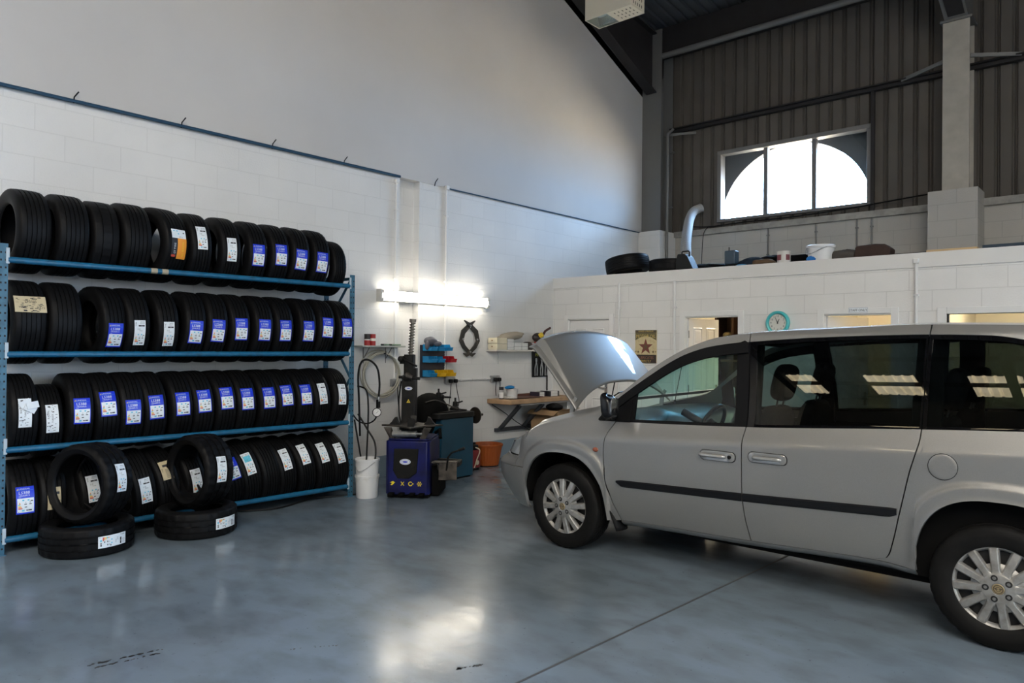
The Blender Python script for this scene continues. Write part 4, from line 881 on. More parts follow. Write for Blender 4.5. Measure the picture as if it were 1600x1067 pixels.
c = MB(); c.tube([(CX_ - .06, CY_ - .04, 1.24), (CX_ + .0, CY_ - .11, 1.27), (CX_ + .05, CY_ - .1, 1.25)], [.03, .035, .02], 10); obj('mount_arm', c, GREASY, t)
c = MB(); c.tube([(CX_ + .01, CY_ - .01, 1.48), (CX_ + .03, CY_ - .01, 1.87)], .020, 6); c.tube([(CX_ + .03, CY_ - .01, 1.86), (CX_ + .032, CY_ - .01, 1.895)], .038, 14); rod = obj('hexagon_rod', c, mat('rod', (.22, .20, .17), .45, .5), t)
c = MB(); c.tube([(CX_ + .011 + .0195 * k / 200 + .029 * math.cos(k * .36), CY_ - .01 + .029 * math.sin(k * .36), 1.50 + .36 * k / 200) for k in range(201)], .006, 6); obj('spring', c, mat('spring', (.13, .12, .1), .4, .5), rod)
c = MB(); c.tube(catmull([(CX_ - .10, .52, 1.2), (CX_ - .12, .50, 1.0), (CX_ - .10, .46, .8), (CX_ - .04, .42, .68)], 6), .008, 8); obj('air_hose', c, BLACK, t)
# bead breaker at the right side
c = MB(); c.bar((.25, .30, .30), (.33, .02, .33), .03, .05); c.bar((.25, .42, .34), (.50, .36, .34), .05, .05); c.bar((.50, .38, .34), (.52, .05, .36), .04, .05); obj('breaker_arm', c, MACH, t, smooth=0, bevel=.006)
c = MB(); c.prism([(.26, -.02), (.52, .02), (.53, .10), (.27, .07)], .375, .395); c.prism([(.33, .0), (.52, .03), (.50, .09), (.36, .06)], .20, .375); obj('breaker_shovel', c, GREASY, t, smooth=0, bevel=.006)
c = MB(); c.tube([(.41, .02, .30), (.43, .0, .44), (.47, -.02, .49), (.58, -.04, .535)], .011, 8); c.tube([(.55, -.035, .523), (.61, -.045, .547)], .016, 10, 1); obj('breaker_lever', c, [MACH, BLACK], t)
c = MB(); c.bb(.24, .32, .1, .5, .02, .34); obj('side_box', c, BLACKM, t, smooth=0, bevel=.01)
c = MB(); c.tube([(.24, .3, .66), (.30, .22, .70), (.32, .15, .62)], .02, 8); obj('air_filter', c, BLACKM, t)
# ---------------- wheel balancer
t = thing('wheel_balancer', 'teal blue wheel balancing machine with black top tray and shaft', 'machine', (-6.25, 6.02, 0))
TEAL = mat('teal_paint', (.003, .055, .105), .35, noise=(3, (.002, .04, .075), .3, .7))
c = MB(); c.bb(-.52, 0, -.27, .26, .02, .735); c.bb(-.50, -.02, -.25, .24, 0, .02, 1); obj('cabinet', c, [TEAL, BLACKM], t, smooth=0, bevel=.008)
c = MB(); c.prism(rrect(.58, .62, .06), .735, .80, T=Matrix.Translation((-.27, -.02, 0))); c.bb(-.5, -.08, -.25, .22, .80, .815); obj('top_tray', c, MACH, t, smooth=30, bevel=.01)
def guard(u, v):
    a = PI * (.02 + .96 * u); wv = -.26 + .42 * v; bul = .04 * math.sin(PI * v)
    R = .22 + bul
    return (-.30 + .19 * math.cos(a) , -.42 + .0 + .52 * v + .06 * math.cos(a), .79 + (R + .02) * math.sin(a) * (1 - .55 * v))
c = MB(); c.ball((-.30, -.20, .76), (.22, .26, .27), 28, 16); obj('wheel_guard', c, BLACKM, t, smooth=60)
c = MB(); c.tube(catmull([(-.16, -.38, .93), (-.13, -.25, .95), (-.10, -.1, .90), (-.08, .05, .84), (-.06, .2, .815)], 6), .008, 8); obj('guard_edge', c, GREASY, t)
for k, (x, y, z, q) in enumerate(((-.22, -.12, .98, 0), (-.25, -.05, .955, 1), (-.15, .08, .87, 2), (-.2, .14, .86, 0))):
    c = MB()
    if q == 0: c.lathe([(0, 0), (.035, 0), (.03, .05), (.012, .06), (.012, .10), (0, .10)], 14); c.tube([(0, 0, .03), (.0, .12, .05)], .010, 8)
    elif q == 1: c.ball((0, 0, .02), (.04, .05, .035), 10, 8); c.tube([(0, 0, .02), (.02, .14, .01)], .012, 8)
    else: c.lathe([(.03, 0), (.06, 0), (.055, .03), (.03, .05), (.03, 0)], 16)
    tag(obj('balancer_accessory', c, MACH, loc=(-6.25 + x, 6.02 + y, z if q != 2 else .815), smooth=40), ['dark clamp knob lying behind the balancer guard', 'dark lever tool on the crest of the balancer guard', 'black centring cone on the balancer tray', 'dark wheel clamp standing on the balancer tray, right end'][k], 'tool')
c = MB(); c.tube([(-.10, .26, .735), (-.10, .52, .735)], .016, 14); c.lathe([(0, .0), (.10, .0), (.105, .012), (.09, .03), (.055, .055), (.03, .07), (0, .07)], 28, T=Matrix.Translation((-.10, .38, .735)) @ Matrix.Rotation(-PI / 2, 4, 'X')); c.tube([(-.10, .24, .735), (-.10, .32, .735)], .04, 16); obj('shaft_flange', c, mat('flange', (.035, .028, .022), .35, .5), t)
c = MB(); c.bb(-.31, -.24, -.275, -.27, .60, .66); obj('switch_plate', c, GREASY, t, smooth=0)
# plugs, sockets, cords
def socket(y, z, label, n=2, cords=()):
    t = thing('wall_socket', label, 'socket', (XL, y, z))
    c = MB(); c.bb(0, .045, -.085, .085, -.045, .045); obj('box', c, GALV, t, smooth=0, bevel=.006)
    c = MB(); c.bb(.045, .05, -.08, .08, -.04, .04)
    for k in (-.04, .04): c.bb(.05, .054, k - .008, k + .008, .018, .032)
    obj('faceplate', c, GALV, t, smooth=0, bevel=.003)
    return t
socket(6.555, 1.145, 'grey double wall socket under the bin panel')
socket(7.43, 1.14, 'grey double wall socket above the wooden bench')
socket(5.66, 1.14, 'grey wall socket behind the tyre changer column')
def plug(y, z, cord, label):
    t = thing('mains_plug', label, 'plug', (XL + .055, y, z))
    c = MB(); c.prism(rrect(.05, .05, .014), 0, .035, T=frame((0, 0, -.005), (0, 1, 0), (0, 0, 1), (1, 0, 0))); obj('body', c, BLACK, t, bevel=.004)
    c = MB(); c.tube(catmull([Vector(p) - Vector((XL + .055, y, z)) for p in cord], 8), .005, 6); obj('cord', c, BLACK, t)
plug(6.53, 1.14, [(-6.92, 6.53, 1.12), (-6.93, 6.53, 1.0), (-6.92, 6.5, .85), (-6.8, 6.35, .60)], 'black plug with hanging cord in the middle socket, left hole')
plug(6.62, 1.14, [(-6.92, 6.62, 1.12), (-6.92, 6.64, 1.0), (-6.91, 6.66, .82), (-6.82, 6.4, .55)], 'black plug with hanging cord in the middle socket, right hole')
plug(7.40, 1.135, [(-6.92, 7.40, 1.11), (-6.93, 7.40, 1.0), (-6.93, 7.41, .90)], 'black plug above the bench, left hole')
plug(7.475, 1.135, [(-6.92, 7.475, 1.11), (-6.90, 7.46, .98), (-6.84, 7.40, .875), (-6.6, 7.6, .872), (-6.62, 8.0, .872)], 'black plug above the bench, right hole, its lead crossing the bench')
c = MB(); c.tube(catmull([(-6.95, 5.66, 1.09), (-6.95, 5.67, .9), (-6.93, 5.70, .6), (-6.9, 5.75, .35)], 8), .006, 6); tag(obj('loose_cable', c, BLACK), 'black cable hanging from the socket behind the tyre changer', 'cable')
c = MB(); c.tube(catmull([(-6.96, 7.36, .78), (-6.90, 7.55, .66), (-6.8, 7.75, .50), (-6.7, 8.0, .36), (-6.6, 8.2, .28)], 8), .006, 6); tag(obj('loose_cable', c, BLACK), 'black cable drooping below the wooden bench', 'cable')
# bin panel
t = thing('bin_panel', 'dark louvred wall panel carrying small plastic bins', 'panel', (XL, 6.27, 1.40))
c = MB(); c.bb(.01, .022, -.225, .225, -.21, .21)
for k in range(12): c.bb(.022, .028, -.22, .22, -.20 + .034 * k, -.185 + .034 * k)
obj('back_plate', c, mat('panel_dark', (.03, .03, .04), .5), t, smooth=0)
BC = {'blue': mat('bin_blue', (.01, .22, .48), .35), 'red': mat('bin_red', (.42, .012, .02), .35), 'yellow': mat('bin_yellow', (.72, .42, .01), .35)}
def bin_(y, z, col, label, w=.105):
    t = thing('storage_bin', label, 'bin', (XL + .03, y, z), group='bins on the wall panel')
    m = MB(); th = .004; d = .15; h = .08
    def sh(sg): m.prism([(0, 0), (d, 0), (d + .012, h * .52), (d - .035, h * .55), (d - .05, h), (0, h)], sg * w / 2 - th / 2, sg * w / 2 + th / 2, 0, Matrix(((1, 0, 0, 0), (0, 0, 1, 0), (0, 1, 0, 0), (0, 0, 0, 1))))
    sh(-1); sh(1); m.bb(0, d, -w / 2, w / 2, 0, th); m.bb(0, th, -w / 2, w / 2, 0, h)
    m.add([(d, -w / 2, 0), (d, w / 2, 0), (d + .012, w / 2, h * .52), (d + .012, -w / 2, h * .52)], [(0, 1, 2, 3)]); m.bar((d + .011, -w / 2, h * .5), (d + .011, w / 2, h * .5), .012, .012)
    m.bb(.006, d - .01, -w / 2 + .006, w / 2 - .006, th, h * .3, 1)
    obj('tub', m, [BC[col], BLACKM], t, smooth=0)
for r_, (z, row) in enumerate(((1.535, (('blue', 6.13), ('blue', 6.27), ('blue', 6.40))), (1.385, (('blue', 6.13), ('blue', 6.27), ('red', 6.47))), (1.205, (('blue', 6.13), ('yellow', 6.285), ('yellow', 6.46))))):
    for k, (cl_, y) in enumerate(row): bin_(y, z, cl_, {(0, 0): 'blue bin at the left of the panel\'s top row', (0, 1): 'blue bin in the middle of the panel\'s top row', (0, 2): 'blue bin at the right of the panel\'s top row', (1, 0): 'blue bin left of the red one, far left of the middle row', (1, 1): 'blue bin directly beside the red bin', (1, 2): 'red bin at the right edge of the panel', (2, 0): 'blue bin in the bottom row beside the yellow bins', (2, 1): 'yellow bin beside the bottom blue bin', (2, 2): 'yellow bin at the bottom right corner of the panel'}[(r_, k)])
c = MB(); c.ball((0, 0, 0), (.06, .10, .055), 18, 10, fn=lambda a, b_: 1 + .12 * math.sin(3 * a + 2 * b_)); c.ball((.04, .08, -.03), (.04, .07, .03), 14, 8, fn=lambda a, b_: 1 + .15 * math.sin(4 * a)); c.ball((.02, -.08, -.05), (.03, .03, .06), 12, 8)
tag(obj('work_gloves', c, mat('glove_grey', (.10, .10, .12), .9), loc=(XL + .10, 6.15, 1.655)), 'dark grey work gloves draped over the top of the bin panel', 'gloves')
# crossed puller on the wall
t = thing('gear_puller', 'black crossed jaw puller hanging on the left wall', 'tool', (XL + .03, 6.90, 1.72))
def ribbon(pts, ws, x0, x1):
    m = MB(); P = [Vector((p[0], p[1], 0)) for p in pts]; L = []; Rr = []
    for i, p in enumerate(P):
        d_ = (P[min(i + 1, len(P) - 1)] - P[max(i - 1, 0)]).normalized(); nn = Vector((-d_.y, d_.x, 0)); L.append(p + nn * ws[i] / 2); Rr.append(p - nn * ws[i] / 2)
    T_ = frame((0, 0, 0), (0, 1, 0), (0, 0, 1), (1, 0, 0))
    for i in range(len(P) - 1): m.prism([(Rr[i].x, Rr[i].y), (Rr[i + 1].x, Rr[i + 1].y), (L[i + 1].x, L[i + 1].y), (L[i].x, L[i].y)], x0, x1, 0, T_)
    return m
IRON = mat('puller_iron', (.035, .033, .03), .4, .3, noise=(12, (.09, .08, .07), .3, .45))
A = [(.11, .225), (.0, .16), (-.115, .07), (-.15, -.05), (-.10, -.13), (.0, -.21), (.06, -.245), (.12, -.22)]; Wd = [.012, .06, .08, .075, .06, .05, .045, .012]
for sg, x0 in ((1, 0), (-1, .014)):
    m = ribbon([(p[0] * sg, p[1]) for p in A], Wd, x0, x0 + .013); obj('arm', m, IRON, t, smooth=0)
c = MB()
for y, z in ((.005, .155), (-.135, -.03), (.135, -.03), (0, -.2)): c.lathe([(0, 0), (.014, 0), (.012, .012), (0, .014)], 12, T=frame((.026, y, z), (0, 1, 0), (0, 0, 1), (1, 0, 0)))
obj('bolt', c, GALV, t)
c = MB(); c.tube([(-.03, 0, .13), (.03, 0, .13)], .008, 8); obj('hanging_nail', c, GALV, t)
# right wall shelf and what is on it
t = thing('wall_shelf', 'white wall shelf loaded with boxes above the bench', 'shelf', (XL, 7.92, 1.55))
c = MB(); c.bb(0, .20, -.65, .68, -.022, 0); obj('board', c, mat('shelf_white', (.62, .60, .55), .5), t, smooth=0, bevel=.003)
for y in (-.4, .35):
    c = MB(); c.bar((.006, y, -.20), (.006, y, -.02), .015, .012); c.bar((.008, y, -.024), (.17, y, -.024), .015, .01); obj('bracket', c, TRIMW, t, smooth=0)
CRM = mat('drawer_cream', (.62, .58, .45), .5)
for k in range(2):
    d_ = thing('drawer_box', ['cream drawer box at the left end of the loaded shelf, lower', 'cream drawer box at the left end of the loaded shelf, upper'][k], 'box', (XL + .02, 7.40, 1.551 + .085 * k), group='cream drawer boxes')
    c = MB(); c.bb(0, .17, -.105, .10, 0, .082); obj('case', c, CRM, d_, smooth=0, bevel=.004)
    c = MB(); c.bb(-.0, .18, -.115, -.105, .01, .072); obj('drawer_front', c, CRM, d_, smooth=0, bevel=.003)
    c = MB(); c.tube([(.085, -.115, .045), (.085, -.13, .045)], .008, 10); obj('knob', c, BROWN, d_)
WB = mat('carton_white', (.66, .66, .65), .55)
def carton(loc, s, label, m=None, rz=0, band=None, n='carton'):
    t = thing(n, label, 'box', loc, (0, 0, rz))
    c = MB(); c.bb(-s[0] / 2, s[0] / 2, -s[1] / 2, s[1] / 2, 0, s[2]); b_ = obj('body', c, m or WB, t, smooth=0, bevel=.003)
    c = MB(); c.bb(-s[0] / 2 - .0006, s[0] / 2 + .0006, -s[1] / 2 - .0006, s[1] / 2 + .0006, s[2] * .46, s[2] * .50); obj('lid_edge', c, STEELG, t, smooth=0)
    if band: c = MB(); c.bb(-s[0] / 2 - .001, s[0] / 2 + .001, -s[1] / 2 - .001, -s[1] / 2 + .03, .001, s[2] + .001); c.bb(-s[0] / 2 - .001, s[0] / 2 + .001, s[1] / 2 - .03, s[1] / 2 + .001, .001, s[2] + .001); obj('printed_end', c, band, t, smooth=0)
    return t
carton((XL + .11, 7.575, 1.551), (.16, .13, .075), 'lower small white carton right beside the cream drawer boxes')
carton((XL + .11, 7.575, 1.628), (.16, .13, .075), 'upper small white carton right beside the cream drawer boxes')
carton((XL + .11, 7.725, 1.551), (.17, .15, .10), 'white carton in the middle of the loaded shelf')
carton((XL + .11, 7.89, 1.551), (.15, .13, .10), 'white carton just right of the middle one on the loaded shelf')
c = MB(); c.ball((0, 0, 0), (.09, .26, .055), 22, 12, fn=lambda a, b_: 1 + .10 * math.sin(5 * a + 3 * b_) + .06 * math.sin(9 * a)); tag(obj('cloth_bag', c, mat('bag_beige', (.34, .30, .24), .9), loc=(XL + .11, 7.66, 1.745), rot=(.12, 0, 0)), 'crumpled beige cloth bag on top of the shelf cartons', 'bag')
c = MB(); c.ball((0, 0, 0), (.08, .12, .06), 18, 10, fn=lambda a, b_: 1 + .18 * math.sin(4 * a + 3 * b_)); tag(obj('rag_pile', c, mat('rag_dark', (.06, .05, .045), .9), loc=(XL + .1, 8.04, 1.60)), 'dark rag heap on the loaded shelf right of the cartons', 'rag')
can((XL + .13, 8.14, 1.551), .035, .10, [mat('can_cream', (.6, .5, .36), .4), SRED, PAPER, CHROME], 'small pale can between rag and tins on the loaded shelf', [(0, .7, 0), (.7, .85, 1), (.85, 1, 2)])
can((XL + .12, 8.26, 1.551), .06, .12, [SYEL, SRED, INK, CHROME], 'yellow and red tin on the loaded shelf', [(0, .3, 1), (.3, .75, 0), (.75, 1, 1)])
can((XL + .12, 8.40, 1.551), .055, .11, [SRED, SYEL, INK, CHROME], 'red tin at the right end of the loaded shelf', [(0, .35, 0), (.35, .5, 1), (.5, 1, 0)])
t = thing('safety_mask', 'dark face mask with yellow filter on the shelf tins', 'mask', (XL + .13, 8.24, 1.735))
c = MB(); c.ball((0, 0, 0), (.075, .10, .065), 18, 12, fn=lambda a, b_: 1 + .1 * math.sin(3 * a)); obj('shell', c, mat('mask_dark', (.03, .02, .02), .5), t)
c = MB(); c.lathe([(0, 0), (.04, 0), (.036, .04), (0, .045)], 18, T=frame((.05, .0, .025), (0, 1, 0), (-.5, 0, .86), (.86, 0, .5))); obj('filter', c, SYEL, t)
c = MB(); c.tube([(0, .09, .0), (-.02, .2, .10), (-.03, .33, .15)], .018, 8); obj('strap', c, mat('strap_dark', (.07, .02, .015), .6), t)
# hanging card of pliers
t = thing('tool_card', 'black display card of pliers hanging under the loaded shelf', 'card', (XL + .012, 8.435, 1.34))
c = MB(); c.bb(0, .012, -.185, .185, -.20, .20); obj('backing', c, BLACK, t, smooth=0, bevel=.002)
c = MB(); c.text('PRO GRIP', .062, frame((.0135, .02, .135), (0, 1, 0), (0, 0, 1), (1, 0, 0)), sx=1.05); obj('lettering', c, mat('card_yellow', (.55, .55, .05), .5), t, smooth=0)
for k, y in enumerate((-.11, .02, .13)):
    c = MB()
    for sg in (-1, 1): c.tube(catmull([(.02, y + sg * .022, -.18), (.022, y + sg * .026, -.08), (.022, y + sg * .008, .0), (.022, y - sg * .010, .05), (.02, y - sg * .004, .085)], 5), [.010] * 21, 8)
    obj('pliers', c, GALV, t)
c = MB(); c.bb(.0, .012, .0, .02, -.19, .19); tag(obj('steel_rule', c, BLACK, loc=(XL + .01, 8.60, .99)), 'thin black strip hanging below the pliers card', 'strip')
# bench
t = thing('wall_bench', 'small wooden wall bench on black diagonal brackets', 'bench', (XL, 8.08, .84))
c = MB(); c.bb(0.0, .44, -.78, .78, -.04, .02); c.bb(.44, .455, -.78, .78, -.035, .015); obj('worktop', c, WOOD, t, smooth=0, bevel=.004)
c = MB(); c.bb(.02, .42, -.55, .72, -.065, -.04); obj('under_board', c, mat('board_grey', (.35, .34, .33), .7), t, smooth=0)
DG = mat('bracket_grey', (.035, .04, .05), .5)
for y in (-.54, -.03):
    c = MB(); c.bar((.03, y, -.42), (.40, y, -.065), .05, .045); obj('bracket', c, DG, t, smooth=0)
c = MB(); c.bb(.0, .05, -.63, .13, -.455, -.405); obj('wall_rail', c, DG, t, smooth=0)
can((XL + .16, 7.42, .861), .033, .17, [mat('spray_white', (.7, .7, .7), .35), INK, mat('spray_grey', (.35, .36, .38), .35), CHROME], 'black and white spray can at the left of the bench', [(0, .08, 1), (.08, .55, 0), (.55, .75, 2), (.75, 1, 1)])
t = thing('sprayer_tub', 'white tub with blue trigger cloth on the bench', 'tub', (XL + .20, 7.60, .861))
c = MB(); c.lathe([(0, 0), (.075, 0), (.085, .13), (.088, .135), (.08, .135), (.07, .01), (0, .01)], 24); obj('tub', c, BW, t)
c = MB(); c.ball((0, -.05, .16), (.035, .11, .022), 16, 8, fn=lambda a, b_: 1 + .2 * math.sin(4 * a)); obj('blue_cloth', c, mat('blue_cloth', (.01, .22, .55), .7), t)
t = carton((XL + .22, 7.52, .861), (.12, .10, .035), 'flat white pad in front of the spray can on the bench')
carton((XL + .16, 8.22, .861), (.16, .17, .07), 'white carton with dark end on the bench, left of two', None, 0, mat('carton_dark', (.04, .03, .05), .5))
carton((XL + .20, 8.45, .861), (.18, .22, .075), 'white carton with black ends on the bench, right of two', None, 0, INK)
c = MB(); c.bb(-.13, .13, -.25, .25, 0, .012); c.bb(-.14, -.12, -.26, .26, 0, .045); tag(obj('wooden_tray', c, mat('tray_brown', (.14, .06, .04), .6), loc=(XL + .18, 7.92, .861), smooth=0), 'dark brown shallow tray lying on the bench', 'tray')
# cardboard box with black bag, orange basket, small red machine
t = thing('cardboard_box', 'brown open cardboard box by the closed door, behind the car', 'box', (-6.60, 8.28, 0))
c = MB()
for a in ((-.25, .25, -.2, .2, 0, .01), (-.25, -.24, -.2, .2, .01, .68), (.24, .25, -.2, .2, .01, .68), (-.24, .24, -.2, -.19, .01, .68), (-.24, .24, .19, .2, .01, .68)): c.bb(*a)
obj('carton', c, BROWN, t, smooth=0)
for pts in ([(-.25, -.2, .68), (.25, -.2, .68), (.25, -.30, .62), (-.25, -.30, .62)], [(.25, -.2, .68), (.25, .2, .68), (.34, .2, .71), (.34, -.2, .71)]):
    c = MB(); c.add(pts + [(x, y, z + .004) for x, y, z in pts], [(0, 1, 2, 3), (7, 6, 5, 4), (0, 4, 5, 1), (1, 5, 6, 2), (2, 6, 7, 3), (3, 7, 4, 0)]); obj('flap', c, BROWN, t, smooth=0)
c = MB(); c.bb(-.235, .235, -.185, .185, .02, .6); obj('filling', c, mat('packing', (.2, .13, .07), .8), t, smooth=0)
c = MB(); c.ball((0, 0, .055), (.13, .11, .055), 18, 10, fn=lambda a, b_: 1 + .08 * math.sin(5 * a)); tag(obj('black_pouch', c, BLACK, loc=(-6.56, 8.26, .665)), 'black rounded pouch lying on the cardboard box', 'pouch')
t = thing('basket', 'orange ribbed plastic basket on the floor in front of the car', 'basket', (-6.72, 7.02, 0))
def bask(u, v):
    a = 2 * PI * u; r = (.155 + .045 * v) * (1 + .012 * math.cos(26 * a)); return (r * math.cos(a), r * math.sin(a), .01 + .26 * v)
OR = mat('basket_orange', (.32, .07, .008), .5)
c = MB(); c.grid(bask, 156, 6, closeu=True); c.lathe([(0, .008), (.155, .012)], 40); obj('tub', c, OR, t, smooth=60)
c = MB(); c.lathe([(.195, .262), (.212, .262), (.214, .285), (.20, .29), (.195, .262)], 48); obj('rim', c, OR, t)
t = thing('floor_machine', 'small dark red machine with pale hose between balancer and basket', 'machine', (-6.62, 6.62, 0))
c = MB(); c.prism(rrect(.20, .16, .03), .03, .26); obj('body', c, mat('machine_red', (.20, .015, .02), .4), t, bevel=.01)
c = MB(); c.prism(rrect(.16, .12, .03), .26, .32); c.bb(-.02, .02, -.06, .06, .32, .35); obj('top', c, BLACK, t, bevel=.006)
for x in (-.07, .07):
    for y in (-.05, .05):
        c = MB(); c.lathe([(0, 0), (.02, 0), (.018, .03), (0, .03)], 12, T=Matrix.Translation((x, y, 0))); obj('foot', c, BLACK, t)
c = MB(); c.tube(catmull([(.05, -.02, .30), (.13, .02, .26), (.12, -.02, .14), (.115, -.06, .04)], 8), .008, 8); c.lathe([(0, 0), (.028, 0), (.03, .012), (0, .014)], 14, T=frame((.101, .0, .1), (0, 1, 0), (0, 0, 1), (1, 0, 0))); obj('hose', c, mat('hose_cream', (.5, .42, .32), .5), t)
# ---------------- on the office wall
t = thing('metal_sign', 'vintage motor oil sign with a brown star on the office wall', 'sign', (-5.33, YO - .012, 1.615))
SX = frame((0, 0, 0), (1, 0, 0), (0, 0, 1), (0, -1, 0)); sw, sh_ = .34, .46
c = MB(); c.prism(rrect(sw, sh_, .008, 2), -.012, .002, 0, SX); pl = obj('plate', c, mat('sign_cream', (.62, .52, .30), .5, noise=(20, (.5, .40, .2), .3, .5)), t, smooth=0)
c = MB(); c.bb(-sw / 2, sw / 2, -.0045, -.002, sh_ / 2 - .035, sh_ / 2); n_ = 16
arcp = [(-sw / 2 + sw * k / n_, .085 + .06 * math.sin(PI * k / n_)) for k in range(n_ + 1)]
for k in range(n_): c.add([(arcp[k][0], -.0035, arcp[k][1]), (arcp[k + 1][0], -.0035, arcp[k + 1][1]), (arcp[k + 1][0], -.0035, sh_ / 2), (arcp[k][0], -.0035, sh_ / 2)], [(0, 1, 2, 3)], 1)
c2 = MB(); c2.bb(-sw / 2, sw / 2, -.0045, -.002, -sh_ / 2, -.115); obj('lower_band', c2, mat('sign_dark', (.03, .018, .014), .5), pl, smooth=0); obj('background', c, [mat('sign_brown', (.07, .05, .025), .5), mat('sign_olive', (.13, .105, .04), .5)], pl, smooth=0)
def star(cx_, cz_, R, mi, m, y=-.005):
    vs = [(cx_, y, cz_)] + [(cx_ + (R if k % 2 == 0 else R * .40) * math.sin(PI * k / 5), y, cz_ + (R if k % 2 == 0 else R * .40) * math.cos(PI * k / 5)) for k in range(10)]
    m.add(vs, [(0, 1 + k, 1 + (k + 1) % 10) for k in range(10)], mi)
c = MB(); star(0, -.005, .118, 0, c); star(-.12, -.075, .022, 1, c); star(.12, -.075, .022, 1, c); star(-.158, -.072, .014, 1, c); star(.158, -.072, .014, 1, c); star(0, -.005, .05, 1, c, -.0055); obj('star', c, [mat('star_red', (.16, .03, .02), .5), mat('star_olive', (.10, .06, .02), .5)], pl, smooth=0)
c = MB(); c.text('MOTOR OIL', .068, SX @ Matrix.Translation((0, .145, .0055)), 0, sx=.84); c.text('GRADE A PREMIUM', .028, SX @ Matrix.Translation((0, .213, .0055)), 0, sx=1.0); c.text('LUBRICATES', .056, SX @ Matrix.Translation((0, -.155, .0055)), 1, sx=.82); c.text('PERFECTLY', .05, SX @ Matrix.Translation((0, -.203, .0055)), 0, sx=.72)
obj('lettering', c, [mat('letter_gold', (.60, .44, .12), .5), mat('letter_red', (.30, .13, .08), .5)], pl, smooth=0)
t = thing('wall_clock', 'round turquoise wall clock on the office wall', 'clock', (-3.46, YO, 1.92))
KX = frame((0, 0, 0), (1, 0, 0), (0, 0, 1), (0, -1, 0))
c = MB(); c.lathe([(0, .0), (.14, 0), (.147, .02), (.145, .05), (.128, .065), (.112, .058), (.108, .035), (0, .035)], 48, T=KX); obj('case', c, mat('turquoise', (.08, .50, .52), .3), t)
c = MB(); c.lathe([(0, .037), (.108, .037)], 40, T=KX); fc = obj('face', c, mat('clock_face', (.68, .67, .62), .5), t, smooth=0)
c = MB()
for k in range(1, 13):
    a = k * PI / 6; c.text(str(k), .034, KX @ Matrix.Translation((.083 * math.sin(a), .083 * math.cos(a), .0385)))
for k in range(60):
    a = k * PI / 30; c.add([((r * math.sin(a + d_)), r * math.cos(a + d_), .0385) for r, d_ in ((.101, -.012), (.101, .012), (.106, .012), (.106, -.012))], [(0, 1, 2, 3)], 0, KX)
obj('numerals', c, INK, fc, smooth=0)
for nm, a, l, w_ in (('hour_hand', .42, .050, .010), ('minute_hand', -.42, .066, .007)):
    c = MB(); c.prism([(-w_ / 2, -.012), (w_ / 2, -.012), (w_ / 3, l), (-w_ / 3, l)], .040, .042, 0, KX @ Matrix.Rotation(-a, 4, 'Z')); obj(nm, c, INK, t, smooth=0)
c = MB(); c.lathe([(0, .06), (.11, .06)], 40, T=KX)
t = thing('door_sign', 'small staff only plate above the lit doorway', 'sign', (-2.54, YO - .021, 2.052))
c = MB(); c.prism(rrect(.21, .062, .004, 2), 0, .004, 0, KX); pl = obj('plate', c, PAPER, t, smooth=0)
c = MB(); c.text('STAFF ONLY', .040, KX @ Matrix.Translation((0, 0, .0046)), sx=.86); obj('lettering', c, INK, pl, smooth=0)
c = MB()
for a in ((-.1, .1, .0041, .0048, .027, .0285), (-.1, .1, .0041, .0048, -.0285, -.027), (-.1005, -.099, .0041, .0048, -.0285, .0285), (.099, .1005, .0041, .0048, -.0285, .0285)): c.bb(a[0], a[1], -a[3], -a[2], a[4], a[5])
obj('border', c, INK, pl, smooth=0)
# ---------------- on top of the office wall
ZD = 2.662; YE = 9.02
t = thing('air_blower', 'dark wedge shaped blower with carry handle on the office wall top', 'machine', (-4.88, YE + .05, ZD))
c = MB(); c.prism([(-.11, 0), (.16, 0), (.06, .20), (.02, .24), (-.09, .24), (-.12, .12)], -.10, .10, 0, Matrix(((1, 0, 0, 0), (0, 0, 1, 0), (0, 1, 0, 0), (0, 0, 0, 1)))); obj('housing', c, mat('blower_grey', (.014, .015, .015), .55, spec=.2), t, smooth=0, bevel=.012)
c = MB(); c.tube([(-.07, 0, .22), (-.07, 0, .275), (-.055, 0, .285), (.03, 0, .285), (.045, 0, .27), (.045, 0, .2)], .010, 8); obj('handle', c, BLACK, t)
def hosepts():
    P = catmull([(-4.955, 9.15, 2.86), (-4.99, 9.25, 2.92), (-5.39, 10.0, 3.225), (-5.79, 10.8, 3.595), (-6.02, 11.3, 3.84), (-6.06, 11.52, 4.0), (-5.98, 11.64, 4.07)], 24)
    return P
P = hosepts(); c = MB(); c.tube(P, [.072 + .007 * (1 if i % 4 < 2 else -1) for i in range(len(P))], 18); tag(obj('duct_hose', c, mat('duct_white', (.36, .36, .355), .7, spec=.2), smooth=80), 'white ribbed flexible duct rising to the back wall', 'hose')
t = thing('heater_unit', 'small blue grey upright unit on the office wall top', 'appliance', (-4.19, YE, ZD))
c = MB(); c.bb(-.07, .06, -.05, .06, 0, .05, 1); c.bb(-.08, .07, -.06, .07, .05, .23); obj('body', c, [mat('unit_blue', (.035, .06, .085), .45), BLACK], t, smooth=0, bevel=.015)
c = MB(); c.tube([(-.04, 0, .22), (-.04, 0, .28)], .006, 6); obj('stub', c, BLACK, t)
def heap(loc, r, m, label, cat, name, seed, amp=.16, rot=(0, 0, 0)):
    rnd = random.Random(seed); ph = [rnd.uniform(0, 6) for _ in range(6)]
    c = MB(); c.ball((0, 0, 0), r, 30, 16, fn=lambda a, b_: 1 + amp * (math.sin(3 * a + ph[0]) * math.cos(b_) + .6 * math.sin(7 * a + ph[1] + 3 * b_) + .5 * math.sin(5 * b_ + ph[2] + 2 * a)) * .6)
    return tag(obj(name, c, m, loc=loc, rot=rot, smooth=70), label, cat)
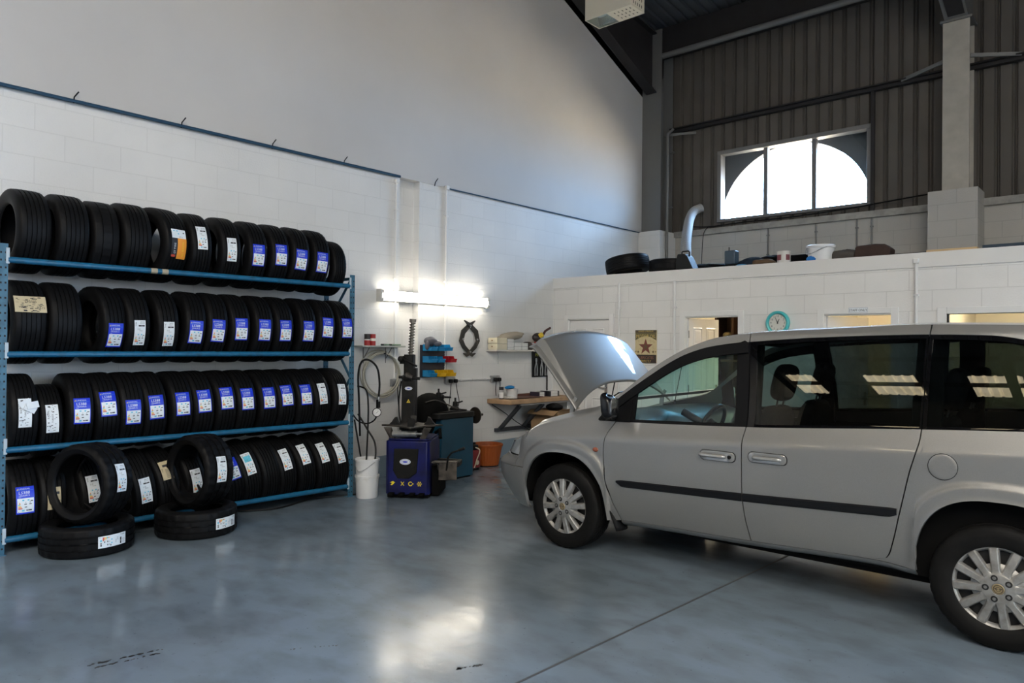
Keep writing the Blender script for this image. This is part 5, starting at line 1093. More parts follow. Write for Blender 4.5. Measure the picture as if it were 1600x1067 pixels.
heap((-4.78, 9.45, ZD + .06), (.42, .22, .07), BLACKM, 'flat black covering on the mezzanine between blower and unit', 'cover', 'black_cover', 1)
heap((-3.93, YE + .06, ZD + .055), (.20, .10, .07), mat('cloth_blue', (.008, .02, .04), .9), 'dark blue cloth heap right of the upright unit', 'cloth', 'cloth_heap', 2)
heap((-3.78, YE + .02, ZD + .04), (.16, .09, .05), mat('cloth_tan', (.10, .06, .03), .9), 'brown tan cloth in front of the dark cloth heap', 'cloth', 'cloth_heap', 3)
heap((-3.72, YE + .28, ZD + .075), (.30, .12, .085), BLACKM, 'black cloth heap behind the tan cloth', 'cloth', 'cloth_heap', 4)
heap((-4.05, YE - .02, ZD + .02), (.07, .05, .022), mat('cloth_sky', (.10, .35, .62), .8), 'bright blue scrap at the foot of the upright unit', 'cloth', 'cloth_heap', 9)
t = thing('paint_tin', 'white paint tin with red print on the office wall top', 'tin', (-3.50, YE, ZD))
c = MB(); c.lathe([(0, 0), (.08, 0), (.08, .155), (.084, .155), (.084, .165), (.07, .165), (.068, .16), (0, .16)], 28); b_ = obj('tin', c, mat('tin_white', (.62, .60, .56), .4), t)
c = MB(); c.lathe([(.0806, .05), (.0806, .12)], 5, a0=-2.6, a1=-1.6); c.lathe([(.0806, .05), (.0806, .12)], 4, a0=-.9, a1=-.2); obj('print', c, mat('tin_print', (.20, .05, .06), .5), b_)
c = MB(); c.bb(-.26, .22, -.1, .1, 0, .135); tag(obj('black_case', c, BLACKM, loc=(-3.28, YE + .26, ZD), smooth=0, bevel=.01), 'black flat case behind paint tin and white pail', 'case')
t = thing('plastic_pail', 'large white pail with wire handle and blue drips', 'bucket', (-3.06, YE + .03, ZD))
c = MB(); c.lathe([(0, 0), (.135, 0), (.155, .17), (.168, .17), (.168, .20), (.158, .205), (.15, .195), (.13, .01), (0, .01)], 36); b_ = obj('pail', c, mat('pail_white', (.72, .73, .74), .35), t)
c = MB(); c.tube(catmull([(-.155, -.06, .165), (-.13, -.13, .10), (-.05, -.165, .10), (.05, -.16, .14), (.13, -.1, .18)], 8), .004, 6); obj('handle', c, GALV, b_)
c = MB(); c.ball((-.06, -.128, .035), (.06, .012, .03), 16, 8, fn=lambda a, b__: 1 + .3 * math.sin(5 * a)); obj('paint_drip', c, mat('paint_blue', (.01, .16, .50), .4), b_)
heap((-2.78, YE + .06, ZD + .055), (.20, .10, .075), mat('rag_grey', (.085, .075, .068), .9), 'grey rag between white pail and brown bundle', 'rag', 'rag_heap', 6, .22)
c = MB(); c.prism([(-.20, 0), (.19, 0), (.21, .10), (.14, .155), (.04, .165), (-.17, .155)], -.11, .11, 0, Matrix(((1, 0, 0, 0), (0, 0, 1, 0), (0, 1, 0, 0), (0, 0, 0, 1))))
tag(obj('brown_bundle', c, mat('bundle_brown', (.045, .024, .019), .85, noise=(9, (.03, .016, .012), .3, .6)), loc=(-2.47, YE + .06, ZD), smooth=0, bevel=.02), 'dark brown box shaped bundle on the office wall top', 'bundle')
c = MB(); c.bb(-.18, .18, -.06, .06, 0, .035); tag(obj('dark_strip', c, BLACKM, loc=(-2.09, YE + .05, ZD), smooth=0), 'thin black strip between brown bundle and wooden plank', 'strip')
c = MB(); c.bb(-.24, .24, -.06, .06, 0, .045); tag(obj('wood_plank', c, mat('plank', (.62, .44, .24), .6), loc=(-1.66, YE, ZD), smooth=0, bevel=.003), 'pale wooden plank on the office wall top', 'plank')
c = MB(); c.bb(-1.0, 1.0, -.04, .04, 0, .06); tag(obj('blue_bar', c, mat('bar_navy', (.015, .035, .06), .5), loc=(-.38, YE + .02, ZD), smooth=0), 'dark blue bar lying on the wall top at the right', 'bar')
# ---------------- luminaire hanging under the roof
t = thing('high_bay_light', 'cream high bay light with open glass bottom under the roof', 'light', (-5.40, 8.01, 6.0))
LW, LD, LH = .36, .165, .34
c = MB()
for a in ((-LW, LW, -LD, -LD + .012, 0, LH), (-LW, LW, LD - .012, LD, 0, LH), (-LW, -LW + .012, -LD + .012, LD - .012, 0, LH), (LW - .012, LW, -LD + .012, LD - .012, 0, LH), (-LW, LW, -LD, LD, LH, LH + .01), (-.02, LW - .012, -LD + .012, LD - .012, .0, .012)): c.bb(*a)
bd = obj('housing', c, mat('light_cream', (.62, .58, .48), .45), t, smooth=0)
c = MB()
for i in range(3):
    for k in range(5):
        x, y = .06 + .06 * k, -.09 + .085 * i; c.add([(x, y - .018, -.001), (x + .014, y - .018, -.001), (x + .014, y + .018, -.001), (x, y + .018, -.001)], [(0, 1, 2, 3)])
for i in range(3):
    for k in range(5):
        y, z = -.11 + .05 * k, .06 + .08 * i; c.add([(LW + .001, y, z - .02), (LW + .001, y + .015, z - .02), (LW + .001, y + .015, z + .02), (LW + .001, y, z + .02)], [(0, 1, 2, 3)])
obj('vent_slot', c, BLACK, bd, smooth=0)
c = MB(); c.grid(lambda u, v: (-LW + .02 + (LW - .05) * u, -LD + .02 + (2 * LD - .04) * v, .03 + .22 * math.sin(PI * v)), 2, 14); obj('reflector', c, mat('reflector', (.55, .57, .56), .25, .9), t, smooth=60)
c = MB(); c.ball((-.20, 0, .11), (.10, .045, .045), 18, 12); c.tube([(-.10, 0, .11), (-.03, 0, .11)], .025, 12, 1); obj('bulb', c, [mat('bulb_glass', (.75, .76, .78), .15), TRIMW], t)
c = MB(); c.bb(-LW + .012, -.02, -LD + .012, LD - .012, .004, .008); obj('cover_glass', c, glass('light_glass', (.82, .88, .86), .05), t, smooth=0)
for x in (-.25, .25):
    c = MB(); c.tube([(x, 0, LH), (x, 0, roof_z(8.01) - 6.0 - .02)], .006, 6); obj('hanger', c, STEEL, t)
# ------------------------------------------------------------------ the car (local: x rearwards from the front axle, -y is the near side)
car = thing('minivan', 'silver minivan with raised bonnet and dark tinted rear windows', 'car', (-3.52, 5.50, 0), (0, 0, .02))
HWID = .97
def paint(name):
    m = mat(name, (.32, .30, .275), .45, .6, coat=.8); nt = m.node_tree; b = nt.nodes['Principled BSDF']
    b.inputs['Coat Roughness'].default_value = .03
    tc = nt.nodes.new('ShaderNodeTexCoord'); n = nt.nodes.new('ShaderNodeTexNoise'); n.inputs['Scale'].default_value = 900; n.inputs['Detail'].default_value = 2
    nt.links.new(tc.outputs['Object'], n.inputs['Vector']); r = nt.nodes.new('ShaderNodeValToRGB'); r.color_ramp.elements[0].position = .35; r.color_ramp.elements[1].position = .65
    r.color_ramp.elements[0].color = (.235, .23, .222, 1); r.color_ramp.elements[1].color = (.315, .308, .295, 1); nt.links.new(n.outputs['Fac'], r.inputs[0]); nt.links.new(r.outputs[0], b.inputs['Base Color'])
    return m
SILVER = paint('car_silver')
GAP = mat('panel_gap', (.006, .006, .006), .7)
CTRIM = mat('car_trim', (.005, .005, .0055), .5, spec=.14)
GLASSF = glass('glass_front', (.62, .84, .80), .055)
GLASSR = glass('glass_privacy', (.17, .21, .21), .045)
GLASSW = glass('glass_windscreen', (.62, .88, .85), .05)
SEAT = mat('seat_cloth', (.010, .010, .012), .9)
# curves measured along the side
OUT = pch([-1.7, -1.0, -.75, -.55, -.455, -.33, -.2, -.04, .05, .22, .33, .39, .45, .58, .699, .83, .961, 1.07, 1.18, 1.467, 1.994, 2.508, 2.975, 3.4, 3.7, 3.86], [.815, .82, .835, .875, .935, .99, 1.03, 1.075, 1.10, 1.135, 1.17, 1.203, 1.246, 1.352, 1.446, 1.532, 1.602, 1.645, 1.677, 1.712, 1.738, 1.757, 1.747, 1.71, 1.64, 1.55])
BT = pch([.30, .40, .525, .718, .85, .982, 1.157, 1.45, 2.0, 2.51, 2.8, 2.98, 3.2, 3.38, 3.48], [1.052, 1.165, 1.265, 1.403, 1.49, 1.557, 1.610, 1.648, 1.682, 1.695, 1.689, 1.662, 1.56, 1.38, 1.24])
BELT = pch([.30, .548, 1.484, 2.522, 3.005, 3.48], [1.038, 1.044, 1.082, 1.152, 1.179, 1.205])
SILL = pch([-1.7, -.9, -.41, .386, .45, .5, 1.5, 2.3, 2.47, 3.275, 3.6, 3.86], [.26, .26, .285, .285, .293, .302, .333, .363, .347, .347, .37, .38])
YZ = pch([.15, .2, .3, .4, .55, .75, .93, .950, .970, 1.03, 1.08], [.10, .09, .064, .038, .015, .002, 0, .002, .011, .040, .060])
GA = pch([.2, .303, .449, .629, .812, .922, 1.031, 1.10], [.53, .502, .435, .39, .374, .387, .444, .49])
GB = pch([.2, .335, .498, .657, .999, 1.115, 1.654, 1.76], [1.53, 1.507, 1.476, 1.461, 1.459, 1.472, 1.431, 1.42])
GC = pch([.2, .363, .386, .481, .647, .893, 1.121, 1.695, 1.77], [2.16, 2.25, 2.325, 2.361, 2.397, 2.448, 2.50, 2.512, 2.53])
PLANS = pch([-1.70, -1.42, -1.18, -1.02, -.90, -.79, -.69, -.59, -.5, -.42, -.35], [-.96, -.945, -.92, -.885, -.845, -.775, -.69, -.595, -.503, -.42, -.35])
PLANY = pch([-1.70, -1.42, -1.18, -1.02, -.90, -.79, -.69, -.59, -.5, -.42, -.35], [.97, .72, .48, .33, .23, .14, .08, .036, .012, .0, 0])
AF, AR = (-.012, .397, .285, .480, 2.6), (2.876, .398, .347, .452, 2.6)
def zarch(s, A):
    r = min(abs(s - A[0]) / A[1], 1.0); return A[2] + A[3] * (1 - r ** A[4]) ** (1 / A[4])
def rho(s, z, A):
    if z < A[2]: return 9
    return ((abs(s - A[0]) / A[1]) ** A[4] + ((z - A[2]) / A[3]) ** A[4]) ** (1 / A[4])
def yoff(s, z):
    zz = z - .055 * (min(max(s, -.4), 3.6) - 1.05) * sst(.62, .85, z); t_ = zz - 1.08
    y = YZ(zz) if t_ < 0 else .060 + .205 * t_ + .085 * t_ * t_ + .9 * max(0, zz - 1.66) ** 2 + .6 * max(0, z - 1.70) 
    for A in (AF, AR):
        r = rho(s, z, A)
        ro_ = 1.07 + .13 * sst(A[2] + .05, A[2] + .42, z)
        if r < 1.35: y -= .018 * (1 - sst(ro_ - .05, ro_ + .02, r)) + .004 * (1 - sst(1.0, 1.04, r))
    if s > 3.3: y += .28 * ((s - 3.3) / .56) ** 2.2
    return y
def nose(q, z):
    """plan position of column q at height z -> (s, extra inward offset)"""
    if q >= -.35: return q, 0.0
    s, y = PLANS(q), PLANY(q); d = -.35 - s
    k = 0
    if z > .60: k = .17 * sst(.60, .70, z) + 1.0 * max(0, z - .70)
    if z < .50: k = max(k, .55 * (.50 - z))
    k = min(k, .55); return s + d * min(k * 1.25, .6), y + (0 if z > .5 else (.5 - z) * .25 * sst(.35, .8, -q))
def S(o, side):                                   # mirror to the far side
    return (o[0], o[1] * side, o[2])
def pt(q, z, extra=0.0):
    s, ny = nose(q, z); return (s, -(HWID - yoff(s if q > -.42 else -.42, z) - ny - extra), z)
def warp(name, q0, q1, zlo, zhi, nq, nt, arch=None, v0=0, v1=1, extra=None, off=0.0, shift=None):
    def fn(u, v):
        if arch: qn = arch[0] + arch[1] * math.sin(PI * (u - .5)) if not callable(arch) else arch(u)
        else: qn = None
        z = .7
        for _ in range(6):
            if qn is None: s = (1 - u) * q0(z) + u * q1(z)
            else: s = qn
            lo = zlo(s)
            if shift: s = s + shift(u, z)
            hi = zhi(s); vv = v0 + (v1 - v0) * v; z = lo + (hi - lo) * vv
        e = off + (extra(s, vv) if extra else 0)
        return pt(s, z, e)
    return fn, nq, nt
def sheet(parts, name, side, m, parent=car, flange=.018, smooth=50):
    mb = MB()
    for fn, nq, nt in parts: mb.grid(lambda u, v: S(fn(u, v), side), nq, nt)
    o = obj(name, mb, m, parent, smooth=smooth, weld=2e-4)
    if flange:
        sm = o.modifiers.new('edge', 'SOLIDIFY'); sm.thickness = flange; sm.offset = -1.0
        es = o.modifiers.new('split', 'EDGE_SPLIT'); es.split_angle = math.radians(45)
        # solidify follows the outward normals, so the return edge goes inwards
    return o
cst = lambda c: (lambda z: c)
def fix_normals(o, side):
    me = o.data; c = sum(1 for p in me.polygons if (p.normal.y * side * -1) > 0)
    if c < len(me.polygons) / 2: me.flip_normals()
G_ = .0035
roundtop = lambda s, v: .13 * (1 - sst(.05, .40, s)) * sst(.80, 1.0, v) ** 1.5
for side in (1, -1):
    # front wing
    ztop = lambda s: OUT(s) if s > -.42 else .93 - .0 * s
    zt2 = lambda s: OUT(s)
    p_arch = warp('a', None, None, lambda s: zarch(s, AF), zt2, 30, 26, arch=(AF[0], AF[1]), extra=roundtop, shift=lambda u, z: min(0, GA(z) - .022 - AF[0] - AF[1]) * u)
    def q_end(z): return min(.386 if z < .5 else .386, GA(z) - .012)
    fend = lambda z: min(AF[0] + AF[1], GA(z) - .022)
    p_rear = warp('b', fend, lambda z: GA(z) - G_, SILL, zt2, 6, 26, extra=roundtop)
    # nose: bumper below, wing and lamp above
    p_n1 = warp('n', cst(-.79), cst(AF[0] - AF[1]), lambda s: .70, zt2, 12, 10, extra=lambda s, v: .13 * sst(.6, 1, v) ** 1.5 * sst(-.8, -.45, s))
    def archnose(u, v): return None
    wing = sheet([p_arch, p_rear], 'front_wing', side, SILVER)
    fix_normals(wing, side)
    wtip = sheet([warp('n', cst(-.505), cst(AF[0] - AF[1]), lambda s: .605, zt2, 6, 12, extra=roundtop)], 'wing_tip', side, SILVER); fix_normals(wtip, side)
    lamp = sheet([warp('n', cst(-1.02), cst(-.508), lambda s: .70, lambda s: OUT(s) - .006, 14, 12, extra=lambda s, v: .10 * sst(.78, 1, v) ** 1.5)], 'headlight', side, mat('lamp_lens', (.35, .37, .38), .08, .2, coat=1.0)); fix_normals(lamp, side)
    # bumper half
    bump = sheet([warp('n', cst(-1.70), cst(AF[0] - AF[1] - .001), lambda s: .26 + .0 * s, lambda s: .60, 30, 14, off=-.006), warp('n', cst(-1.70), cst(-.51), lambda s: .605, lambda s: .69, 26, 5, off=-.012)], 'front_bumper', side, SILVER); fix_normals(bump, side)
    gr_ = sheet([warp('n', cst(-1.70), cst(-1.03), lambda s: .695, lambda s: .82, 12, 6)], 'grille', side, CTRIM); fix_normals(gr_, side)
    # doors and quarter
    fd = sheet([warp('d', lambda z: GA(z) + G_, lambda z: GB(z) - G_, SILL, BELT, 26, 34)], 'front_door', side, SILVER); fix_normals(fd, side)
    sd = sheet([warp('d', lambda z: GB(z) + G_, lambda z: GC(z) - G_, SILL, BELT, 26, 34)], 'sliding_door', side, SILVER); fix_normals(sd, side)
    qp = [warp('q', lambda z: GC(z) + G_, lambda z: max(AR[0] - AR[1], GC(z) + .025), SILL, BELT, 5, 30), warp('q', None, None, lambda s: zarch(s, AR), BELT, 30, 30, arch=(AR[0], AR[1]), shift=lambda u, z: max(0, GC(z) + .025 - AR[0] + AR[1]) * (1 - u)), warp('q', cst(AR[0] + AR[1]), cst(3.86), SILL, lambda s: BELT(min(s, 3.48)) + max(0, s - 3.48) * .3, 12, 30)]
    qt = sheet(qp, 'rear_quarter', side, SILVER); fix_normals(qt, side)
    # roof rail with A pillar, split at the door lines
    BT2 = lambda s: BT(s) + .003 if s < 3.48 else BELT(3.48) + (s - 3.48) * .3
    def BTF(s): return min(BT2(s), OUT(s) - .012) if s > .40 else OUT(s) - .012
    rl = sheet([warp('r', cst(.36), lambda z: GB(1.68) - G_, BTF, OUT, 40, 5, extra=lambda s, v: 0)], 'windscreen_pillar', side, SILVER); fix_normals(rl, side)
    rl = sheet([warp('r', lambda z: GB(1.68) + G_, lambda z: GC(1.72) - G_, BTF, OUT, 30, 5)], 'roof_rail', side, SILVER); fix_normals(rl, side)
    rl = sheet([warp('r', lambda z: GC(1.72) + G_, cst(3.86), BTF, OUT, 40, 5)], 'roof_rail', side, SILVER); fix_normals(rl, side)
    # side windows: black surround and glass
    def zone(q0, q1, u0, u1, v0, v1, nu=10, nv=10, off=.004, lo=BELT, hi=BT):
        def fn(u, v):
            uu = u0(v) + (u1(v) - u0(v)) * u if callable(u0) else u0 + (u1 - u0) * u
            z = 1.3; 
            for _ in range(6):
                s = (1 - uu) * q0(z) + uu * q1(z); vv = v0 + (v1 - v0) * v; z = lo(s) + (hi(s) - lo(s)) * vv
            return pt(s, z, off)
        return fn, nu, nv
    def window(q0, q1, a, b_, c_, d_, nm_frame, nm_glass, g, parent):
        fr = sheet([zone(q0, q1, 0, a, 0, 1, 4, 12), zone(q0, q1, b_, 1, 0, 1, 4, 12), zone(q0, q1, a, b_, 0, c_, 24, 2), zone(q0, q1, a, b_, d_, 1, 24, 3)], nm_frame, side, mat('window_black', (.003, .003, .0035), .02, spec=.5), parent, flange=.02); fix_normals(fr, side)
        gl = sheet([zone(q0, q1, a, b_, c_, d_, 24, 12, off=.006)], nm_glass, side, g, fr if parent is not car else car, flange=0); fix_normals(gl, side)
        return fr
    # sail patch in front of the door window
    window(lambda z: GB(z) + .003, lambda z: GC(z) - .003, .045, .99, .03, .96, 'window_surround', 'side_window', GLASSR, sd)
    window(lambda z: GC(z) + .003, cst(3.48), .02, .95, .03, .95, 'window_surround', 'quarter_window', GLASSR, qt)
    q0, q1 = cst(.30), lambda z: GB(z) - .004
    def ufd(s_, z_): return (s_ - .30) / (q1(z_) - .30)
    va = lambda s: min(.9, max(.12, 1 - .075 / max(BT(s) - BELT(s), .08)))
    # front door frame: strip along the top edge, strip along the belt, rear upright, front sail
    def strip(u, v):
        uu = u; z = 1.3
        for _ in range(6):
            s = (1 - uu) * q0(z) + uu * q1(z); vv = va(s) + (1 - va(s)) * v; z = BELT(s) + (BT(s) - BELT(s)) * vv
        return pt(s, z, .003)
    def lower(u, v):
        z = 1.1
        for _ in range(6):
            s = (1 - u) * q0(z) + u * q1(z); hgt = min(.022, (BT(s) - BELT(s))); z = BELT(s) + hgt * v
        return pt(s, z, .003)
    def sail(u, v):
        z = 1.1
        for _ in range(6):
            s = .30 + .275 * u; z = BELT(s) + (BT(s) - BELT(s)) * v
        return pt(s, z, -.005)
    def upr(u, v):
        z = 1.3
        for _ in range(6):
            s = (1 - u) * (q1(z) - .085) + u * q1(z); z = BELT(s) + (BT(s) - BELT(s)) * v
        return pt(s, z, .003)
    def upr2(u, v):
        z = 1.2
        for _ in range(6): s = .572 + .03 * u; z = BELT(s) + (BT(s) - BELT(s)) * v
        return pt(s, z, .003)
    fr = sheet([(strip, 40, 3), (lower, 30, 1), (sail, 12, 8), (upr, 3, 12), (upr2, 2, 10)], 'window_frame', side, CTRIM, fd, flange=.02); fix_normals(fr, side)
    def gfd(u, v):
        z = 1.3
        for _ in range(6): s = .58 + (q1(z) - .07 - .58) * u; z = BELT(s) + .01 + (BT(s) - BELT(s) - .02) * v
        return pt(s, z, .012)
    gl = sheet([(gfd, 26, 12)], 'door_window', side, GLASSF, fd, flange=0); fix_normals(gl, side)
    # sill strip
    def sill(u, v):
        s = .50 + 1.975 * u; z = SILL(s) - .004 - .045 * v; return (s, -(HWID - yoff(s, max(z, .2)) - .002 - .05 * v ** 2), z)
    sl = sheet([(sill, 30, 5)], 'sill', side, SILVER, flange=.01); fix_normals(sl, side)
    # rub strips
    MT = pch([.485, 1.461, 2.383], [.612, .648, .692]); MBt = pch([.485, 1.462, 2.353], [.560, .593, .634])
    def rub(a, b_, tipa, tipb):
        m = MB(); n = 24; vs = []; sec = [(-.0, 0), (.16, .011), (.84, .012), (1.0, .0)]
        for i in range(n + 1):
            s = a + (b_ - a) * i / n; e0 = tipa * max(0, 1 - (s - a) / .035) ** 2; e1 = tipb * max(0, 1 - (b_ - s) / .05) ** 2
            lo = MBt(s) + (.030 * e0 + .035 * e1); hi = MT(s) - .006 * (e0 + e1)
            for f, d in sec: z = lo + (hi - lo) * f; vs.append(S(pt(s, z, -d - .0005), side))
        m.add(vs, [(i * 4 + k, i * 4 + k + 1, (i + 1) * 4 + k + 1, (i + 1) * 4 + k) for i in range(n) for k in range(3)] + [(0, 1, 2, 3), (n * 4 + 3, n * 4 + 2, n * 4 + 1, n * 4)])
        return m
    RUB = mat('rub_strip', (.007, .0075, .009), .5, spec=.2)
    obj('rub_strip', rub(.487, GB(.62) - .004, 1, 0), RUB, fd, smooth=40); obj('rub_strip', rub(GB(.62) + .004, 2.386, 0, .5), RUB, sd, smooth=40)
    # door handles: plate with bowl and a grip bar
    def handle(sc, zc, par, lock):
        T_ = lambda x, z, d: S(pt(sc + x, zc + z, -d), side)
        m = MB(); Pp = rrect(.250, .066, .030, 6); rings = [(1.0, -.001), (.985, .009), (.93, .012)]; vs = []; n = len(Pp); sl_ = -.018
        for k, d in rings: vs += [T_(x * k, z * k + sl_ * x / .25 * 0, d) for x, z in Pp]
        cxo = -.0 if not lock else -.035
        bowl = [(.078 * math.cos(math.atan2(z, x)) + cxo, .030 * math.sin(math.atan2(z, x))) for x, z in Pp]
        vs += [T_(x, z, .012) for x, z in bowl]; vs += [T_(x * .8 + cxo * .2, z * .75, .0015) for x, z in bowl]
        fs = []
        for r_ in range(4):
            for i in range(n): j = (i + 1) % n; fs.append((r_ * n + i, r_ * n + j, (r_ + 1) * n + j, (r_ + 1) * n + i))
        fs.append(tuple(4 * n + i for i in range(n))); m.add(vs, fs)
        e = MB(); e.add([T_(x * 1.045, z * 1.11, -.004) for x, z in Pp] + [T_(x * 1.03, z * 1.09, .0025) for x, z in Pp], [tuple(range(n, 2 * n))] + [(i, (i + 1) % n, n + (i + 1) % n, n + i) for i in range(n)]); obj('handle_seal', e, GAP, par, smooth=0)
        hp = obj('door_handle', m, mat('handle_paint', (.34, .335, .32), .25, .5, coat=1.0), par, smooth=45)
        g = MB(); P_ = [T_(cxo - .088, 0, .012), T_(cxo - .07, 0, .022), T_(cxo - .02, 0, .026), T_(cxo + .03, 0, .026), T_(cxo + .075, 0, .023), T_(cxo + .09, 0, .012)]
        g.tube(catmull(P_, 5), [.010] + [.0125] * 24 + [.010], 12)
        if lock: L_ = Vector(T_(.088, 0, .0115)); g.lathe([(0, .0), (.0135, .0), (.0135, .003), (.008, .004), (.007, .002), (0, .002)], 16, 1, T=frame(L_, (1, 0, 0), (0, 0, 1), (0, -1 * side, 0)))
        v0_, f0_, m0_ = g.v, g.f, g.m; b0 = len(m.v)
        # the grip bar is its own little part of the door handle plate: keep it on the door
        obj('handle_grip', g, [mat('grip_paint', (.40, .395, .38), .22, .5, coat=1.0), BLACK], par, smooth=45)
    handle(1.292, .877, fd, True); handle(1.632, .896, sd, False)
    # indicator repeater, filler flap
    m = MB(); m.ball((0, 0, 0), (.026, .010, .018), 16, 10); obj('indicator', m, mat('amber', (.28, .06, .02), .15, coat=1), wing, loc=S(pt(.305, .820, -.003), side))
    if side == 1:
        m = MB(); nn = 40; c0 = (2.617, .957); vs = []
        for r_, d in ((.0745, -.0), (.0745, .0025), (.071, .0025), (.071, .0)): vs += [pt(c0[0] + r_ * math.cos(2 * PI * i / nn), c0[1] + r_ * math.sin(2 * PI * i / nn), -.001 - d * .4) for i in range(nn)]
        fs = []
        for k in range(3):
            for i in range(nn): j = (i + 1) % nn; fs.append((k * nn + i, k * nn + j, (k + 1) * nn + j, (k + 1) * nn + i))
        m.add(vs, fs, 1); rr_ = [0, .35, .7, .93, 1]
        vs = [pt(c0[0], c0[1], -.003)]; 
        for k in rr_[1:]: vs += [pt(c0[0] + .0705 * k * math.cos(2 * PI * i / nn), c0[1] + .0705 * k * math.sin(2 * PI * i / nn), -.003 if k < 1 else -.001) for i in range(nn)]
        fs = [(0, 1 + i, 1 + (i + 1) % nn) for i in range(nn)]
        for k in range(3):
            for i in range(nn): j = (i + 1) % nn; fs.append((1 + k * nn + i, 1 + k * nn + j, 1 + (k + 1) * nn + j, 1 + (k + 1) * nn + i))
        m.add(vs, fs, 0); m.box(S(pt(c0[0] + .06, c0[1] - .01, -.004), 1), (.018, .004, .012), 0)
        obj('filler_flap', m, [SILVER, GAP], qt, smooth=30)
    # mirror
    mm = MB(); T0 = Vector(S((.45, -1.04, 1.165), side))
    def mir(u, v):
        a = 2 * PI * u; b_ = PI * (v - .5); e = .55
        f_ = lambda x: math.copysign(abs(x) ** e, x)
        return T0 + Vector((.048 * f_(math.cos(b_)) * f_(math.cos(a)) - .02 * math.sin(b_) + .02, side * -.068 * f_(math.cos(b_)) * f_(math.sin(a)), .088 * f_(math.sin(b_)) * (1 - .15 * math.cos(a))))
    mm.grid(mir, 28, 16, closeu=True); mo = obj('door_mirror', mm, mat('mirror_shell', (.006, .006, .007), .25, spec=.4), car, smooth=60)
    mg = MB(); mg.prism([(x, z) for x, z in rrect(.10, .13, .03)], 0, .003, 0, frame(T0 + Vector((.066, 0, 0)), (0, 1, 0), (0, 0, 1), (1, 0, 0))); obj('mirror_glass', mg, CHROME, mo, smooth=0)
    mg = MB(); mg.tube([S((.435, -.985, 1.10), side), S((.44, -.93, 1.08), side)], .03, 12); mg.tube([S((.435, -1.0, 1.09), side), S((.435, -1.03, 1.10), side)], .04, 12); obj('mirror_foot', mg, CTRIM, mo)
    # mud flap and arch liners
    m = MB(); m.grid(lambda u, v: S((.375 + .10 * v + .03 * math.sin(u * PI), -.93 + .16 * u, .44 - .22 * v), side), 6, 8); mf = obj('mud_flap', m, CTRIM, car); q_ = mf.modifiers.new('t', 'SOLIDIFY'); q_.thickness = .012
    for A in (AF, AR):
        m = MB()
        def lin(u, v):
            s = A[0] + (A[1] + .012) * math.sin(PI * (u - .5)); return S((s, -.93 + .40 * v, zarch(A[0] + (s - A[0]) * .97, A) + .01), side)
        m.grid(lin, 24, 3); m.grid(lambda u, v: S((A[0] + (A[1] + .02) * (2 * u - 1), -.53, .2 + .62 * v), side), 2, 2); ln_ = obj('arch_liner', m, BLACKM, car, smooth=50); q_ = ln_.modifiers.new('t', 'SOLIDIFY'); q_.thickness = .006
# inner dark body, floor, bulkhead
m = MB(); m.bb(.42, 3.7, -.80, .80, .25, .30); m.bb(.50, 3.70, -.86, -.84, .30, 1.00); m.bb(.50, 3.70, .84, .86, .30, 1.00); m.bb(3.74, 3.78, -.80, .80, .28, 1.15); m.bb(-.80, .45, -.55, .55, .22, .28); m.bb(.40, .46, -.86, .86, .26, 1.0); obj('floor_pan', m, BLACKM, car, smooth=0)
m = MB(); m.bb(-.78, .40, -.52, .52, .66, .74); m.bb(-.55, .1, -.35, .25, .74, .88); m.tube([(-.5, .4, .76), (-.2, .42, .84), (.2, .40, .86)], .04, 10); m.bb(.0, .3, -.62, -.35, .74, .95); m.bb(-.70, -.64, -.50, .50, .50, .74); obj('engine', m, mat('engine_dark', (.03, .03, .03), .6), car, smooth=0, bevel=.01)
# roof skin and headlining
def roofp(u, v):
    s = 1.10 + 2.74 * u; z = OUT(s); y = -(HWID - yoff(s, z)); w = 2 * v - 1
    return (s - .10 * (1 - w * w) * (1 - u) ** 3, -y * w, z + .030 * (1 - w * w))
m = MB(); m.grid(roofp, 40, 24); ro = obj('roof', m, SILVER, car, smooth=60); 
m = MB(); m.grid(lambda u, v: tuple(Vector(roofp(u, .03 + .94 * v)) - Vector((0, 0, .045))), 30, 16); obj('headlining', m, mat('headlining', (.03, .03, .03), .9), car, smooth=60)
# windscreen
def wsp(u, v):
    s = .42 + .70 * u; z = OUT(s) - .004; y = HWID - yoff(s, z) - .01; w = 2 * v - 1
    return (s - (.34 - .22 * u) * (1 - w * w), y * w, z - .05 * (1 - u) * (1 - w * w) + .028 * u * (1 - w * w))
m = MB(); m.grid(wsp, 20, 24); obj('windscreen', m, GLASSW, car, smooth=60)
m = MB(); m.grid(lambda u, v: tuple(Vector(wsp(.0, v)) + Vector((-.13 + .15 * u, 0, -.05 + .045 * u))), 3, 24); q_ = obj('cowl', m, CTRIM, car, smooth=60)
for yy in (-.55,):
    m = MB(); a = Vector(wsp(.05, .5 + yy / 1.8)) + Vector((-.02, 0, .015)); b_ = Vector(wsp(.10, .5 + (yy + .50) / 1.8)) + Vector((-.02, 0, .02)); m.tube([a + Vector((-.05, 0, -.03)), a, b_], .006, 8); m.tube([a.lerp(b_, .2) + Vector((-.012, 0, -.003)), b_ + Vector((0, .12, .01))], .006, 6); obj('wiper', m, BLACK, car)
m = MB(); m.tube([(.13, .62, 1.10), (.22, .62, 1.55)], .0035, 6); m.tube([(.125, .62, 1.07), (.13, .62, 1.11)], .010, 8); obj('aerial', m, BLACK, car)
